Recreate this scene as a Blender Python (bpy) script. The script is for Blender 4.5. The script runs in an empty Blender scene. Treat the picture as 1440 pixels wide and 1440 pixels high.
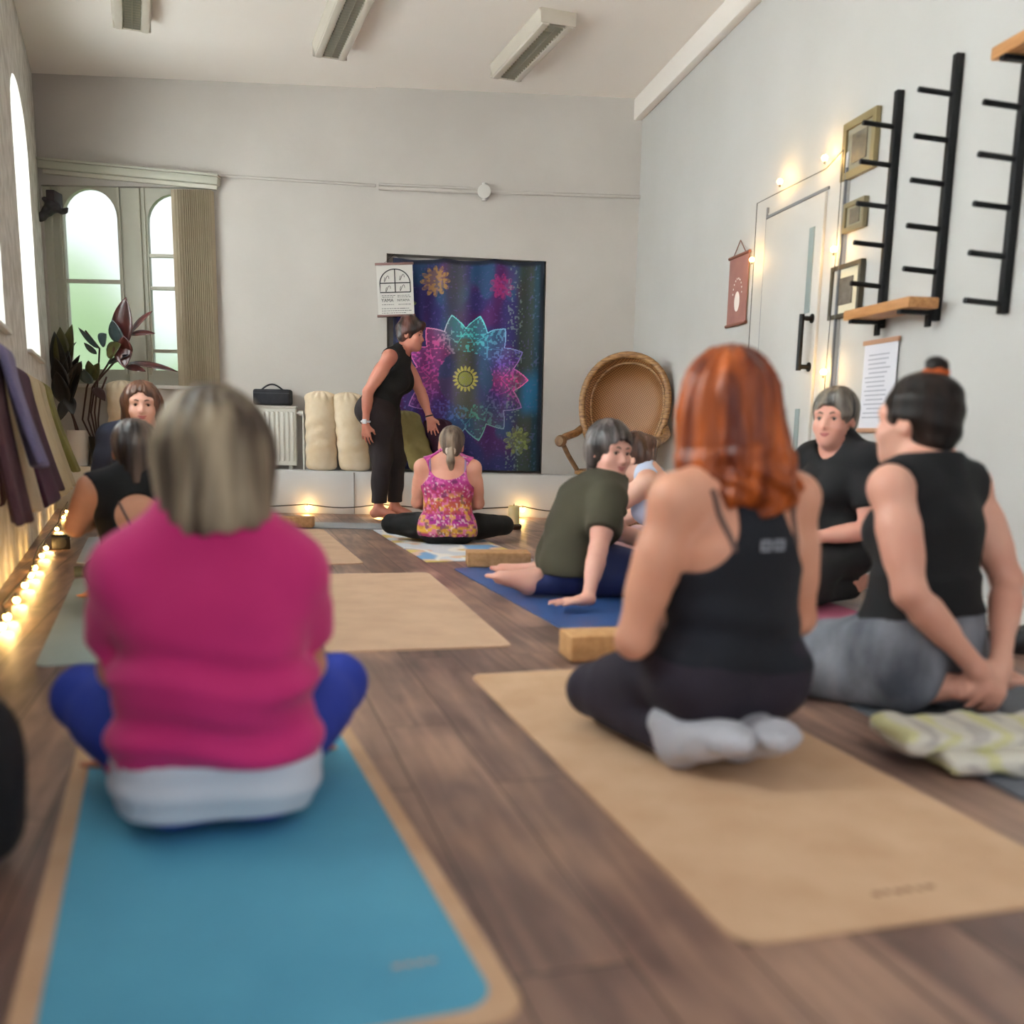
import bpy, bmesh, math, random
import numpy as np
from mathutils import Vector, Matrix
random.seed(7)
SC = bpy.context.scene
COL = SC.collection
PI = math.pi
def V3(*a): return np.array(a, dtype=np.float64)

# ------------------------------------------------------------------ camera geometry (phone on the floor-level tripod, 0.71 m up)
F, CX, CY, CH = 1387., 720., 861., .71
_dn = V3(-145, 8500-CY, F); _dn /= np.linalg.norm(_dn)
_Z = -_dn; _Y = V3(0,0,1)-_Z[2]*_Z; _Y /= np.linalg.norm(_Y); _X = np.cross(_Y, _Z)
RC = np.stack([_X, _Y, _Z])
def ray(x, y): return RC @ V3((x-CX)/F, (y-CY)/F, 1.)
def fl(x, y, z=0.):
    r = ray(x, y); t = (z-CH)/r[2]; return r*t+V3(0,0,CH)
def aty(x, y, Y):
    r = ray(x, y); return r*(Y/r[1])+V3(0,0,CH)
def onwall(x, y, p, q, off=0.):
    r = ray(x, y); p = np.array(p[:2]); q = np.array(q[:2]); d = q-p; n = V3(-d[1], d[0])[:2]; n /= np.linalg.norm(n)
    t = (n@p+off)/(n@r[:2]); return r*t+V3(0,0,CH)
cd = bpy.data.cameras.new('camera'); cam = bpy.data.objects.new('camera', cd); COL.objects.link(cam)
cd.sensor_width = 36; cd.lens = F/1440*36; cd.shift_y = (CY-720)/1440; cd.clip_start = .05
M = Matrix.Identity(4)
for i in range(3):
    M[i][0] = RC[i][0]; M[i][1] = -RC[i][1]; M[i][2] = -RC[i][2]
M[2][3] = CH
cam.matrix_world = M
cd.dof.use_dof = True; cd.dof.focus_distance = 8.2; cd.dof.aperture_fstop = 1.7
SC.camera = cam

# ------------------------------------------------------------------ materials
def lin(c):
    if isinstance(c, str): c = [int(c[i:i+2], 16) for i in (0, 2, 4)]
    r = []
    for v in c[:3]:
        v = v/255.; r.append(v/12.92 if v <= .04045 else ((v+.055)/1.055)**2.4)
    return (*r, 1.)
_mc = {}
def mat(name, c, rough=.7, c2=None, scale=8, stretch=(1,1,1), contrast=(.35,.65), metal=0., bump=0., bscale=60, bstretch=(1,1,1), spec=.5, trans=0., sheen=0., sss=0.,
        emit=None, estr=0., coat=0.):
    if name in _mc: return _mc[name]
    m = bpy.data.materials.new(name); m.use_nodes = True; nt = m.node_tree; N = nt.nodes; L = nt.links
    b = N['Principled BSDF']; b.inputs['Roughness'].default_value = rough; b.inputs['Metallic'].default_value = metal
    b.inputs['Specular IOR Level'].default_value = spec
    if trans: b.inputs['Transmission Weight'].default_value = trans
    if sheen: b.inputs['Sheen Weight'].default_value = sheen
    if coat: b.inputs['Coat Weight'].default_value = coat
    if sss:
        b.inputs['Subsurface Weight'].default_value = sss; b.inputs['Subsurface Radius'].default_value = (.012,.005,.003); b.inputs['Subsurface Scale'].default_value = .6
    if emit is not None:
        b.inputs['Emission Color'].default_value = lin(emit); b.inputs['Emission Strength'].default_value = estr
    tc = N.new('ShaderNodeTexCoord')
    def noise(sc, st, det=4):
        mp = N.new('ShaderNodeMapping'); mp.inputs['Scale'].default_value = st; L.new(tc.outputs['Object'], mp.inputs['Vector'])
        n = N.new('ShaderNodeTexNoise'); n.inputs['Scale'].default_value = sc; n.inputs['Detail'].default_value = det; L.new(mp.outputs[0], n.inputs['Vector']); return n
    if c == 'attr':
        a = N.new('ShaderNodeAttribute'); a.attribute_name = 'Col'; L.new(a.outputs['Color'], b.inputs['Base Color'])
    elif c2 is None:
        b.inputs['Base Color'].default_value = lin(c)
    else:
        n = noise(scale, stretch); r = N.new('ShaderNodeValToRGB'); r.color_ramp.elements[0].position = contrast[0]; r.color_ramp.elements[1].position = contrast[1]
        r.color_ramp.elements[0].color = lin(c); r.color_ramp.elements[1].color = lin(c2)
        L.new(n.outputs['Fac'], r.inputs['Fac']); L.new(r.outputs['Color'], b.inputs['Base Color'])
    if bump:
        n = noise(bscale, bstretch, 5); bp = N.new('ShaderNodeBump'); bp.inputs['Strength'].default_value = min(1, bump); bp.inputs['Distance'].default_value = .01
        L.new(n.outputs['Fac'], bp.inputs['Height']); L.new(bp.outputs[0], b.inputs['Normal'])
    _mc[name] = m; return m

# ------------------------------------------------------------------ mesh helpers
class MB:
    def __init__(s): s.bm = bmesh.new()
    def box(s, c, d, rz=0., bev=0., rx=0., ry=0., seg=2):
        r = bmesh.ops.create_cube(s.bm, size=1.)['verts']
        mt = Matrix.Translation(Vector(c)) @ Matrix.Rotation(rz,4,'Z') @ Matrix.Rotation(ry,4,'Y') @ Matrix.Rotation(rx,4,'X') @ Matrix.Diagonal((*d,1))
        bmesh.ops.transform(s.bm, matrix=mt, verts=r)
        if bev:
            es = list({e for v in r for e in v.link_edges}); bmesh.ops.bevel(s.bm, geom=es, offset=bev, segments=seg, affect='EDGES', profile=.5)
        return s
    def tube(s, pts, r, n=10, cap=True):
        pts = [Vector(p) for p in pts]; k = len(pts); rr = r if isinstance(r, (list, tuple, np.ndarray)) else [r]*k
        rings = []; up = None
        for i, p in enumerate(pts):
            t = (pts[min(i+1,k-1)]-pts[max(i-1,0)]).normalized()
            if up is None: up = Vector((0,0,1)) if abs(t.z) < .9 else Vector((1,0,0))
            a = (up-t*up.dot(t)).normalized(); b = t.cross(a); up = a
            rings.append([s.bm.verts.new(p+(a*math.cos(2*PI*j/n)+b*math.sin(2*PI*j/n))*rr[i]) for j in range(n)])
        for A, B in zip(rings, rings[1:]):
            for j in range(n): s.bm.faces.new((A[j], A[(j+1)%n], B[(j+1)%n], B[j]))
        if cap:
            s.bm.faces.new(rings[0][::-1]); s.bm.faces.new(rings[-1])
        return s
    def lathe(s, prof, c=(0,0,0), n=20, cap=True):
        c = Vector(c); rings = [[s.bm.verts.new(c+Vector((r*math.cos(2*PI*j/n), r*math.sin(2*PI*j/n), z))) for j in range(n)] for r, z in prof]
        for A, B in zip(rings, rings[1:]):
            for j in range(n): s.bm.faces.new((A[j], A[(j+1)%n], B[(j+1)%n], B[j]))
        if cap: s.bm.faces.new(rings[0][::-1]); s.bm.faces.new(rings[-1])
        return s
    def ball(s, c, r, seg=12):
        v = bmesh.ops.create_uvsphere(s.bm, u_segments=seg, v_segments=max(6,seg*2//3), radius=1.)['verts']
        rr = r if isinstance(r, (tuple, list)) else (r,r,r)
        bmesh.ops.transform(s.bm, matrix=Matrix.Translation(Vector(c)) @ Matrix.Diagonal((*rr,1)), verts=v); return s
    def plate(s, outer, holes=(), d=.05, mt=None):
        """flat plate in the local x-z plane with holes; thickness d towards +y"""
        b = bmesh.new(); es = []
        for lp in [outer, *holes]:
            vs = [b.verts.new((p[0], 0, p[1])) for p in lp]
            es += [b.edges.new((vs[i], vs[(i+1)%len(vs)])) for i in range(len(vs))]
        bmesh.ops.triangle_fill(b, use_beauty=True, use_dissolve=False, edges=es)
        r = bmesh.ops.extrude_face_region(b, geom=b.faces[:])
        bmesh.ops.translate(b, vec=(0,d,0), verts=[v for v in r['geom'] if isinstance(v, bmesh.types.BMVert)])
        bmesh.ops.recalc_face_normals(b, faces=b.faces[:])
        if mt: bmesh.ops.transform(b, matrix=mt, verts=b.verts[:])
        me = bpy.data.meshes.new('t'); b.to_mesh(me); b.free(); s.bm.from_mesh(me); bpy.data.meshes.remove(me); return s
    def move(s, mt): bmesh.ops.transform(s.bm, matrix=mt, verts=s.bm.verts[:]); return s
    def obj(s, name, m, parent=None, smooth=True, loc=(0,0,0), rz=0.):
        me = bpy.data.meshes.new(name); bmesh.ops.recalc_face_normals(s.bm, faces=s.bm.faces[:]); s.bm.to_mesh(me); s.bm.free()
        if smooth:
            me.polygons.foreach_set('use_smooth', [True]*len(me.polygons))
            me.set_sharp_from_angle(angle=math.radians(40))
        return link(name, me, m, parent, loc, rz)
def link(name, me, m, parent=None, loc=(0,0,0), rz=0.):
    o = bpy.data.objects.new(name, me); COL.objects.link(o)
    if m: me.materials.append(m)
    o.location = loc; o.rotation_euler = (0,0,rz)
    if parent: o.parent = parent
    return o
def tag(o, label, cat, group=None, kind=None):
    o['label'] = label; o['category'] = cat
    if group: o['group'] = group
    if kind: o['kind'] = kind
    return o
def thing(name, label, cat, loc=(0,0,0), rz=0., group=None):
    o = bpy.data.objects.new(name, None); o.empty_display_size = .1; COL.objects.link(o); o.location = loc; o.rotation_euler = (0,0,rz)
    return tag(o, label, cat, group)
def struct(o): o['kind'] = 'structure'; return o
def rrect(w, h, r, x0=0., y0=0., n=6):
    p = []
    for cx, cy, a0 in ((x0+w-r,y0+h-r,0),(x0+r,y0+h-r,PI/2),(x0+r,y0+r,PI),(x0+w-r,y0+r,1.5*PI)):
        for i in range(n+1): a = a0+PI/2*i/n; p.append((cx+r*math.cos(a), cy+r*math.sin(a)))
    return p

# ------------------------------------------------------------------ implicit-surface modelling (union of tapered limbs, meshed with surface nets)
def _f(a): return np.asarray(a, dtype=np.float32)
def cone(a, b, ra, rb, ax=None, s=1.):
    a = _f(a); b = _f(b); d = b-a; A = None if ax is None else _f(ax)/np.float32(np.linalg.norm(ax))
    if A is not None: d = d+(1/s-1)*(d@A)*A
    dd = max(float(d@d), 1e-9)
    def f(p):
        q = p-a
        if A is not None: q = q+np.float32(1/s-1)*(q@A)[:,None]*A
        t = np.clip((q@d)/np.float32(dd), 0, 1); e = q-t[:,None]*d
        return np.sqrt(np.einsum('ij,ij->i', e, e))-(np.float32(ra)+t*np.float32(rb-ra))
    return f
def ell(c, r, R=None):
    c = _f(c); r = _f(r); R = None if R is None else _f(R)      # rows of R: local axes
    def f(p):
        q = p-c
        if R is not None: q = q@R.T
        k0 = np.sqrt(((q/r)**2).sum(1)); k1 = np.sqrt(((q/(r*r))**2).sum(1))+1e-9
        return k0*(k0-1)/k1
    return f
def ball(c, r): return ell(c, (r,r,r))
def rbox(c, hv, r):
    c = _f(c); hv = _f(hv)-np.float32(r)
    def f(p):
        q = np.abs(p-c)-hv; m = np.maximum(q,0); return np.sqrt((m*m).sum(1))+np.minimum(q.max(1),0)-np.float32(r)
    return f
def half(pt, n):
    pt = _f(pt); n = _f(n)/np.float32(np.linalg.norm(n)); return lambda p: (p-pt)@n
def smin(a, b, k):
    h = np.maximum(np.float32(k)-np.abs(a-b), 0)/np.float32(k); return np.minimum(a, b)-h*h*np.float32(k*.25)
def U(fs, k=.02):
    fs = [f for f in fs if f is not None]
    def f(p):
        d = fs[0](p)
        for g in fs[1:]: d = smin(d, g(p), k)
        return d
    return f
def off(f, o): return lambda p: f(p)-np.float32(o)
def cut(f, *hs):                      # keep where every h is negative
    def g(p):
        d = f(p)
        for h in hs: d = np.maximum(d, h(p))
        return d
    return g
def sub(f, *hs):
    def g(p):
        d = f(p)
        for h in hs: d = np.maximum(d, -h(p))
        return d
    return g
def ssub(f, h, k): return lambda p: -smin(-f(p), h(p), k)
def disp(f, w): return lambda p: f(p)+w(p).astype(np.float32)
def sdf_mesh(name, f, lo, hi, h, m, parent=None, colour=None, smooth=1, loc=(0,0,0), rz=0.):
    B = 8; lo = np.array(lo, float); hi = np.array(hi, float)
    nb = np.maximum(1, np.ceil((hi-lo)/(h*B)).astype(int)); n = nb*B
    gi = np.stack(np.meshgrid(*[np.arange(k) for k in nb], indexing='ij'), -1).reshape(-1,3)
    cen = _f(lo+(gi*B+(B-1)/2)*h); dc = f(cen)
    V = np.repeat(np.repeat(np.repeat(dc.reshape(nb), B, 0), B, 1), B, 2).astype(np.float32)
    act = gi[np.abs(dc) < .87*B*h*1.35+.004]
    o = np.stack(np.meshgrid(*[np.arange(B)]*3, indexing='ij'), -1).reshape(-1,3)
    for i in range(0, len(act), 400):
        ii = (act[i:i+400,None,:]*B+o[None]).reshape(-1,3)
        V[ii[:,0],ii[:,1],ii[:,2]] = f(_f(lo+ii*h))
    V[0]=V[-1]=.05; V[:,0]=V[:,-1]=.05; V[:,:,0]=V[:,:,-1]=.05
    S = V < 0
    cs = [(a,b,c) for a in (0,1) for b in (0,1) for c in (0,1)]
    sl = lambda a,k: slice(a, k-1+a)
    cnt = sum(S[sl(a,n[0]),sl(b,n[1]),sl(c,n[2])].astype(np.int8) for a,b,c in cs)
    cells = np.argwhere((cnt > 0) & (cnt < 8))
    idx = np.full(n, -1, np.int32); idx[cells[:,0],cells[:,1],cells[:,2]] = np.arange(len(cells))
    acc = np.zeros((len(cells),3)); num = np.zeros(len(cells))
    for i, A in enumerate(cs):
        for Bc in cs[i+1:]:
            if sum(abs(np.subtract(A,Bc))) != 1: continue
            va = V[cells[:,0]+A[0],cells[:,1]+A[1],cells[:,2]+A[2]]; vb = V[cells[:,0]+Bc[0],cells[:,1]+Bc[1],cells[:,2]+Bc[2]]
            x = (va < 0) != (vb < 0); t = np.where(x, va/np.where(x, va-vb, 1), 0)
            pt = np.array(A)+t[:,None]*(np.array(Bc)-np.array(A)); acc[x] += pt[x]; num[x] += 1
    P = lo+(cells+acc/np.maximum(num,1)[:,None])*h
    Q = []
    for ax in range(3):
        u, v = (ax+1)%3, (ax+2)%3
        s0 = [slice(None)]*3; s1 = [slice(None)]*3; s0[ax] = slice(0,-1); s1[ax] = slice(1,None)
        e = np.argwhere(S[tuple(s0)] != S[tuple(s1)]); e = e[(e[:,u] > 0) & (e[:,v] > 0)]
        q = []
        for du, dv in ((-1,-1),(0,-1),(0,0),(-1,0)):
            c = e.copy(); c[:,u] += du; c[:,v] += dv; q.append(idx[c[:,0],c[:,1],c[:,2]])
        q = np.stack(q, 1); fl_ = ~S[e[:,0],e[:,1],e[:,2]]; q[fl_] = q[fl_][:,::-1]; Q.append(q)
    Q = np.concatenate(Q); Q = Q[(Q >= 0).all(1)]
    for _ in range(smooth):            # light relaxation of the net
        s = np.zeros_like(P); c = np.zeros(len(P))
        for a in range(4):
            i, j = Q[:,a], Q[:,(a+1)%4]
            for k in range(3):
                s[:,k] += np.bincount(i, P[j,k], len(P))+np.bincount(j, P[i,k], len(P))
            c += np.bincount(i, minlength=len(P))+np.bincount(j, minlength=len(P))
        P = .5*P+.5*s/np.maximum(c,1)[:,None]
    me = bpy.data.meshes.new(name); me.vertices.add(len(P)); me.vertices.foreach_set('co', _f(P).ravel())
    me.loops.add(Q.size); me.loops.foreach_set('vertex_index', Q.astype(np.int32).ravel())
    me.polygons.add(len(Q)); me.polygons.foreach_set('loop_start', np.arange(0, Q.size, 4, dtype=np.int32)); me.polygons.foreach_set('loop_total', np.full(len(Q), 4, np.int32))
    me.polygons.foreach_set('use_smooth', np.ones(len(Q), bool)); me.update(calc_edges=True)
    if colour is not None:
        at = me.color_attributes.new('Col', 'FLOAT_COLOR', 'POINT'); c = np.ones((len(P),4), np.float32); c[:,:3] = colour(P); at.data.foreach_set('color', c.ravel())
    return link(name, me, m, parent, loc, rz)
# ------------------------------------------------------------------ the room
YW = 8.75
PR, QR = V3(1.008,8.652,0), V3(1.342,6.83,0)
PL, QL = V3(-3.997,8.666,0), V3(-3.47,7.345,0)
def onr(x, y, o=0.): return onwall(x, y, PR, QR, o)
def walldir(p, q): d = (q-p)[:2]; return d/np.linalg.norm(d)
DR = walldir(PR, QR); RZR = math.atan2(DR[1], DR[0]); NR = V3(DR[1], -DR[0], 0)   # inward normal of the right wall
if NR[0] > 0: NR = -NR
DL = -walldir(PL, QL); RZL = math.atan2(DL[1], DL[0]); NL = V3(.9288,.3705,0)
def rx(Y): return PR[0]+(Y-PR[1])*DR[0]/DR[1]
def lx(Y): return PL[0]+(Y-PL[1])*DL[0]/DL[1]
YN = -.6
def ceil_z(x): return 3.452-.0233*x

WHITE = mat('painted_wall', 'bab3ac', .75, 'c2bbb4', 1.3, bump=.12, bscale=22)
WHITER = mat('painted_wall_cool', 'b8b5b0', .7, 'bfbcb8', 1.1, bump=.05, bscale=25)
STONE = mat('painted_stone', 'bdb8b0', .85, 'dad6d0', 9, bump=1., bscale=9)
CEIL = mat('ceiling_paint', 'f0e8e0', .85, 'f2ebe4', .8, bump=.05, bscale=20)
TRIMW = mat('trim_white', 'd5d2cc', .5)
WINPAINT = mat('window_paint', 'b9b7a8', .5)

def floor_mat():
    m = bpy.data.materials.new('wood_floor'); m.use_nodes = True; nt = m.node_tree; N = nt.nodes; L = nt.links; b = N['Principled BSDF']
    tc = N.new('ShaderNodeTexCoord'); mp = N.new('ShaderNodeMapping'); mp.inputs['Rotation'].default_value = (0,0,math.radians(-106)); L.new(tc.outputs['Object'], mp.inputs['Vector'])
    br = N.new('ShaderNodeTexBrick'); br.offset = .37; br.inputs['Scale'].default_value = 1.; br.inputs['Brick Width'].default_value = 1.15; br.inputs['Row Height'].default_value = .17
    br.inputs['Mortar Size'].default_value = .0022; br.inputs['Color1'].default_value = (0,0,0,1); br.inputs['Color2'].default_value = (1,1,1,1); br.inputs['Mortar'].default_value = (.0,.0,.0,1)
    L.new(mp.outputs[0], br.inputs['Vector'])
    m2 = N.new('ShaderNodeMapping'); m2.inputs['Scale'].default_value = (1.6,14,1); L.new(mp.outputs[0], m2.inputs['Vector'])
    ad = N.new('ShaderNodeVectorMath'); ad.operation = 'ADD'; L.new(m2.outputs[0], ad.inputs[0])
    sc = N.new('ShaderNodeVectorMath'); sc.operation = 'SCALE'; sc.inputs['Scale'].default_value = 7.; L.new(br.outputs['Color'], sc.inputs[0]); L.new(sc.outputs[0], ad.inputs[1])
    n = N.new('ShaderNodeTexNoise'); n.inputs['Scale'].default_value = 1.6; n.inputs['Detail'].default_value = 6; n.inputs['Distortion'].default_value = .6; L.new(ad.outputs[0], n.inputs['Vector'])
    n3 = N.new('ShaderNodeTexNoise'); n3.inputs['Scale'].default_value = 2.6; n3.inputs['Detail'].default_value = 3; L.new(mp.outputs[0], n3.inputs['Vector'])
    mx = N.new('ShaderNodeMath'); mx.operation = 'MULTIPLY_ADD'; mx.inputs[1].default_value = .5; L.new(n3.outputs['Fac'], mx.inputs[0])
    m4 = N.new('ShaderNodeMath'); m4.operation = 'MULTIPLY'; m4.inputs[1].default_value = .62; L.new(n.outputs['Fac'], m4.inputs[0]); L.new(m4.outputs[0], mx.inputs[2])
    m5 = N.new('ShaderNodeMath'); m5.operation = 'MULTIPLY_ADD'; m5.inputs[1].default_value = .16; L.new(br.outputs['Color'], m5.inputs[0]); L.new(mx.outputs[0], m5.inputs[2])
    r = N.new('ShaderNodeValToRGB'); e = r.color_ramp.elements; e[0].position = .40; e[0].color = lin('463630'); e[1].position = .84; e[1].color = lin('aa8672')
    k = r.color_ramp.elements.new(.60); k.color = lin('745a51')
    L.new(m5.outputs[0], r.inputs['Fac'])
    mo = N.new('ShaderNodeMixRGB'); mo.inputs[2].default_value = lin('2a1d18'); L.new(br.outputs['Fac'], mo.inputs[0]); L.new(r.outputs[0], mo.inputs[1]); L.new(mo.outputs[0], b.inputs['Base Color'])
    b.inputs['Roughness'].default_value = .38; b.inputs['Specular IOR Level'].default_value = .45
    return m
def poly(name, pts, m, d=None):
    me = bpy.data.meshes.new(name); me.from_pydata([tuple(p) for p in pts], [], [tuple(range(len(pts)))]); return struct(link(name, me, m))
poly('floor', [(lx(YN)-.2,YN,0),(rx(YN)+.2,YN,0),(rx(9)+.3,9,0),(lx(9)-.4,9,0)], floor_mat())
poly('ceiling', [(lx(9)-.4,9,ceil_z(lx(9)-.4)),(rx(9)+.3,9,ceil_z(rx(9)+.3)),(rx(YN)+.2,YN,ceil_z(rx(YN)+.2)),(lx(YN)-.2,YN,ceil_z(lx(YN)-.2))], CEIL)

# far wall: a plate with the window opening and a shallow recess behind the tapestry
WX0, WX1 = aty(66,400,YW)[0], aty(302,400,YW)[0]; WZ0, WZ1 = 1.06, aty(180,262,YW)[2]
RX0, RX1 = aty(545,500,YW)[0], aty(765,500,YW)[0]; RZ0, RZ1 = .364, aty(650,361,YW)[2]
XS = aty(530,200,YW)[0]                        # seam where the wall steps forward
b = MB()
b.plate([(lx(YW)-.25,0),(XS,0),(XS,3.6),(lx(YW)-.25,3.6)], [[(WX0,WZ0),(WX1,WZ0),(WX1,WZ1),(WX0,WZ1)]], .16, Matrix.Translation((0,YW,0)))
b.plate([(XS,0),(RX0,0),(RX0,RZ1+.01),(RX1,RZ1-.03),(RX1,0),(rx(YW)+.15,0),(rx(YW)+.15,3.6),(XS,3.6)], [], .2, Matrix.Translation((0,YW-.035,0)))
b.box(((RX0+RX1)/2, YW+.13, 1.25), (RX1-RX0+.1, .04, 2.5))
struct(b.obj('wall_far', WHITE, smooth=False))
# plinth along the foot of the far wall
YP = 8.47
b = MB(); b.box(((lx(8.6)+rx(8.6))/2, (YP+YW)/2, .182), (rx(8.6)-lx(8.6)-.02, YW-YP-.004, .364), bev=.006)
struct(b.obj('trim_1', mat('plinth_paint', 'd2d0cf', .45, 'd9d8d7', 2)))
b = MB(); b.box((aty(498,690,YP-.006)[0], YP-.004, .18), (.006,.01,.35)); struct(b.obj('trim_2', mat('joint_grey', '8f8d8a', .7)))

# left wall with three window openings; local x runs away from the camera, local y into the wall
def leftframe(Y): return Matrix.Translation((lx(Y),Y,0)) @ Matrix.Rotation(RZL,4,'Z')
LL = (YW-YN)/DL[1]+.1
def arch(x0, x1, z0, z1, n=10):
    r = (x1-x0)/2; c = (x0+x1)/2
    return [(x0,z0),(x1,z0),(x1,z1-r*.5)]+[(c+r*math.cos(PI*i/n), z1-r*.5+r*.5*math.sin(PI*i/n)) for i in range(1,n)]+[(x0,z1-r*.5)]
LW = [(7.62,8.92,1.16,2.95),(4.6,6.3,1.16,2.95),(2.2,3.9,1.16,2.95)]
b = MB(); b.plate([(0,0),(LL,0),(LL,3.62),(0,3.62)], [arch(*w) for w in LW], .42, leftframe(YN))
struct(b.obj('wall_left', STONE, smooth=False))
for i, w in enumerate(LW):
    t = bpy.data.objects.new(f'window_{i+2}', None); COL.objects.link(t); t.matrix_world = leftframe(YN); struct(t)
    fb = MB()
    o = [(p[0],p[1]) for p in arch(w[0]+.004,w[1]-.004,w[2]+.002,w[3]-.004)]; c = (w[0]+w[1])/2
    fb.plate(o, [arch(w[0]+.07,c-.03,w[2]+.08,w[3]-.1), arch(c+.03,w[1]-.07,w[2]+.08,w[3]-.1)], .06, Matrix.Translation((0,.30,0)))
    fb.obj('window_frame', WINPAINT, t, False)
    gb = MB(); gb.box((c,.335,(w[2]+w[3])/2), (w[1]-w[0]-.1,.006,w[3]-w[2]-.1)); gb.obj('pane', mat('clear_glass','eef4f2',.05,trans=1.,spec=.3), t, False)
    sb = MB(); sb.box((c,.12,w[2]+.012), (w[1]-w[0]-.012,.3,.024), bev=.005); sb.obj('window_sill', TRIMW, t)

# right wall
LR = (YW-YN)/abs(DR[1])+.1
def rightframe(P): return Matrix.Translation((P[0],P[1],0)) @ Matrix.Rotation(RZR,4,'Z')
FR0 = (PR[0]-DR[0]*.12, PR[1]-DR[1]*.12)
b = MB(); b.plate([(0,0),(LR,0),(LR,3.62),(0,3.62)], [], .2, rightframe(FR0)); struct(b.obj('wall_right', WHITER, smooth=False))
b = MB(); b.box((LR/2,-.035,3.345), (LR,.07,.17), bev=.012); o = b.obj('trim_3', CEIL, loc=(FR0[0],FR0[1],0), rz=RZR); struct(o)
o.rotation_euler = (0, math.radians(.0), RZR)
b = MB(); b.box((LR/2,-.009,.05), (LR,.016,.10), bev=.004); struct(b.obj('baseboard_right', TRIMW, loc=(FR0[0],FR0[1],0), rz=RZR))
b = MB(); b.tube([(aty(310,247,YW-.01)[0],YW-.012,aty(310,247,YW-.01)[2]),(XS-.01,YW-.012,aty(528,261,YW-.01)[2])], .012); struct(b.obj('trim_4', WHITE))

# door on the right wall
P0, P1 = onr(1085,307), onr(1173,263)
def sR(P): return float((P[:2]-np.array(FR0))@DR)
s0, s1 = sR(P0), sR(P1); zt = (P0[2]+P1[2])/2
d = bpy.data.objects.new('door_1', None); COL.objects.link(d); d.location = (*FR0,0); d.rotation_euler = (0,0,RZR); struct(d)
DGREY = mat('door_gap', '6d7076', .6)
b = MB(); b.plate([(s0-.02,0.004),(s1+.17,.004),(s1+.17,zt+.13),(s0-.02,zt+.02)], [], .02, Matrix.Translation((0,-.022,0))); b.obj('door_frame', WHITER, d, False)
b = MB()
for x in (s0-.004, s1+.165): b.box((x,-.024,zt/2+.03),(.012,.012,zt+.05))
b.box(((s0+s1)/2,-.026,zt),(s1-s0,.012,.014)); b.obj('door_gap', DGREY, d, False)
b = MB(); b.box(((s0+s1)/2,-.03,zt/2),(s1-s0-.03,.02,zt-.03),bev=.004); b.obj('door_leaf', WHITER, d)
sv = sR(onr(1149,380)); v0, v1 = onr(1149,440)[2], onr(1149,322)[2]
b = MB(); b.box((sv,-.042,(v0+v1)/2),(.055,.006,v1-v0)); b.obj('vision_panel', mat('panel_glass','8f9a98',.15,spec=.6), d)
b = MB(); b.box((sR(onr(1129,615)),-.042,.72),(.05,.006,.3)); b.obj('vision_panel', mat('panel_glass','8f9a98',.15), d)
sh = sR(onr(1150,480)); h0, h1 = onr(1146,522)[2], onr(1152,443)[2]
b = MB()
b.tube([(sh,-.10,h0),(sh,-.10,h1)],.014)
for z in (h0+.02,h1-.02): b.tube([(sh,-.036,z),(sh,-.10,z)],.012); b.tube([(sh,-.036,z),(sh,-.046,z)],.025)
BLACK = mat('black_metal','0b0b0e',.55,spec=.3)
b.obj('door_handle', BLACK, d)

# far window: painted joinery with two arched lights, glass, sill
w = bpy.data.objects.new('window_1', None); COL.objects.link(w); struct(w)
def ax(x, y, Y=YW): P = aty(x,y,Y); return float(P[0]), float(P[2])
a0,_ = ax(90,400); a1,_ = ax(166,400); b0,_ = ax(208,400); b1,_ = ax(284,400)
z0 = 1.19; zA = ax(130,263)[1]; zB = ax(230,271)[1]
def arch2(x0,x1,z0,z1,n=14):
    r=(x1-x0)/2;c=(x0+x1)/2
    return [(x0,z0),(x1,z0)]+[(c+r*math.cos(PI*i/n), z1-r+r*math.sin(PI*i/n)) for i in range(n+1)]
fb = MB(); fb.plate([(WX0,WZ0),(WX1,WZ0),(WX1,WZ1),(WX0,WZ1)], [arch2(a0,a1,z0,zA), arch2(b0,b1,z0,zB)], .06, Matrix.Translation((0,YW+.05,0)))
zt1 = ax(130,394)[1]
fb.box(((a0+a1)/2,YW+.08,zt1),(a1-a0,.04,.03))
for y in (358,404,493): fb.box(((b0+b1)/2,YW+.08,ax(230,y)[1]),(b1-b0,.04,.028))
xm = (a1+b0)/2
for x,wd in ((xm,(b0-a1)*.62),(WX0+.03,.07),(WX1-.04,.07)): fb.box((x,YW+.04,(WZ0+WZ1)/2),(wd,.03,WZ1-WZ0-.01),bev=.006)
for x0,x1,zz in ((a0,a1,zA),(b0,b1,zB)):
    for x in (x0-.022,x1+.022): fb.box((x,YW+.045,(z0+zz)/2+.03),(.022,.02,zz-z0+.14),bev=.004)
    fb.box(((x0+x1)/2,YW+.045,zz+.075),(x1-x0+.06,.02,.02),bev=.004)
fb.obj('window_frame', WINPAINT, w, False)
FOG = bpy.data.materials.new('misted_glass'); FOG.use_nodes = True
_nt = FOG.node_tree; _b = _nt.nodes['Principled BSDF']; _b.inputs['Base Color'].default_value = (.74,.78,.775,1); _b.inputs['Transmission Weight'].default_value = 1.; _b.inputs['Roughness'].default_value = .22; _b.inputs['IOR'].default_value = 1.35
gb = MB(); gb.box(((a0+a1)/2,YW+.085,(z0+zA)/2),(a1-a0+.02,.004,zA-z0+.02)); gb.obj('pane', FOG, w, False)
gb = MB(); gb.box(((b0+b1)/2,YW+.085,(z0+zB)/2),(b1-b0+.02,.004,zB-z0+.02)); gb.obj('pane', FOG, w, False)
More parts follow.
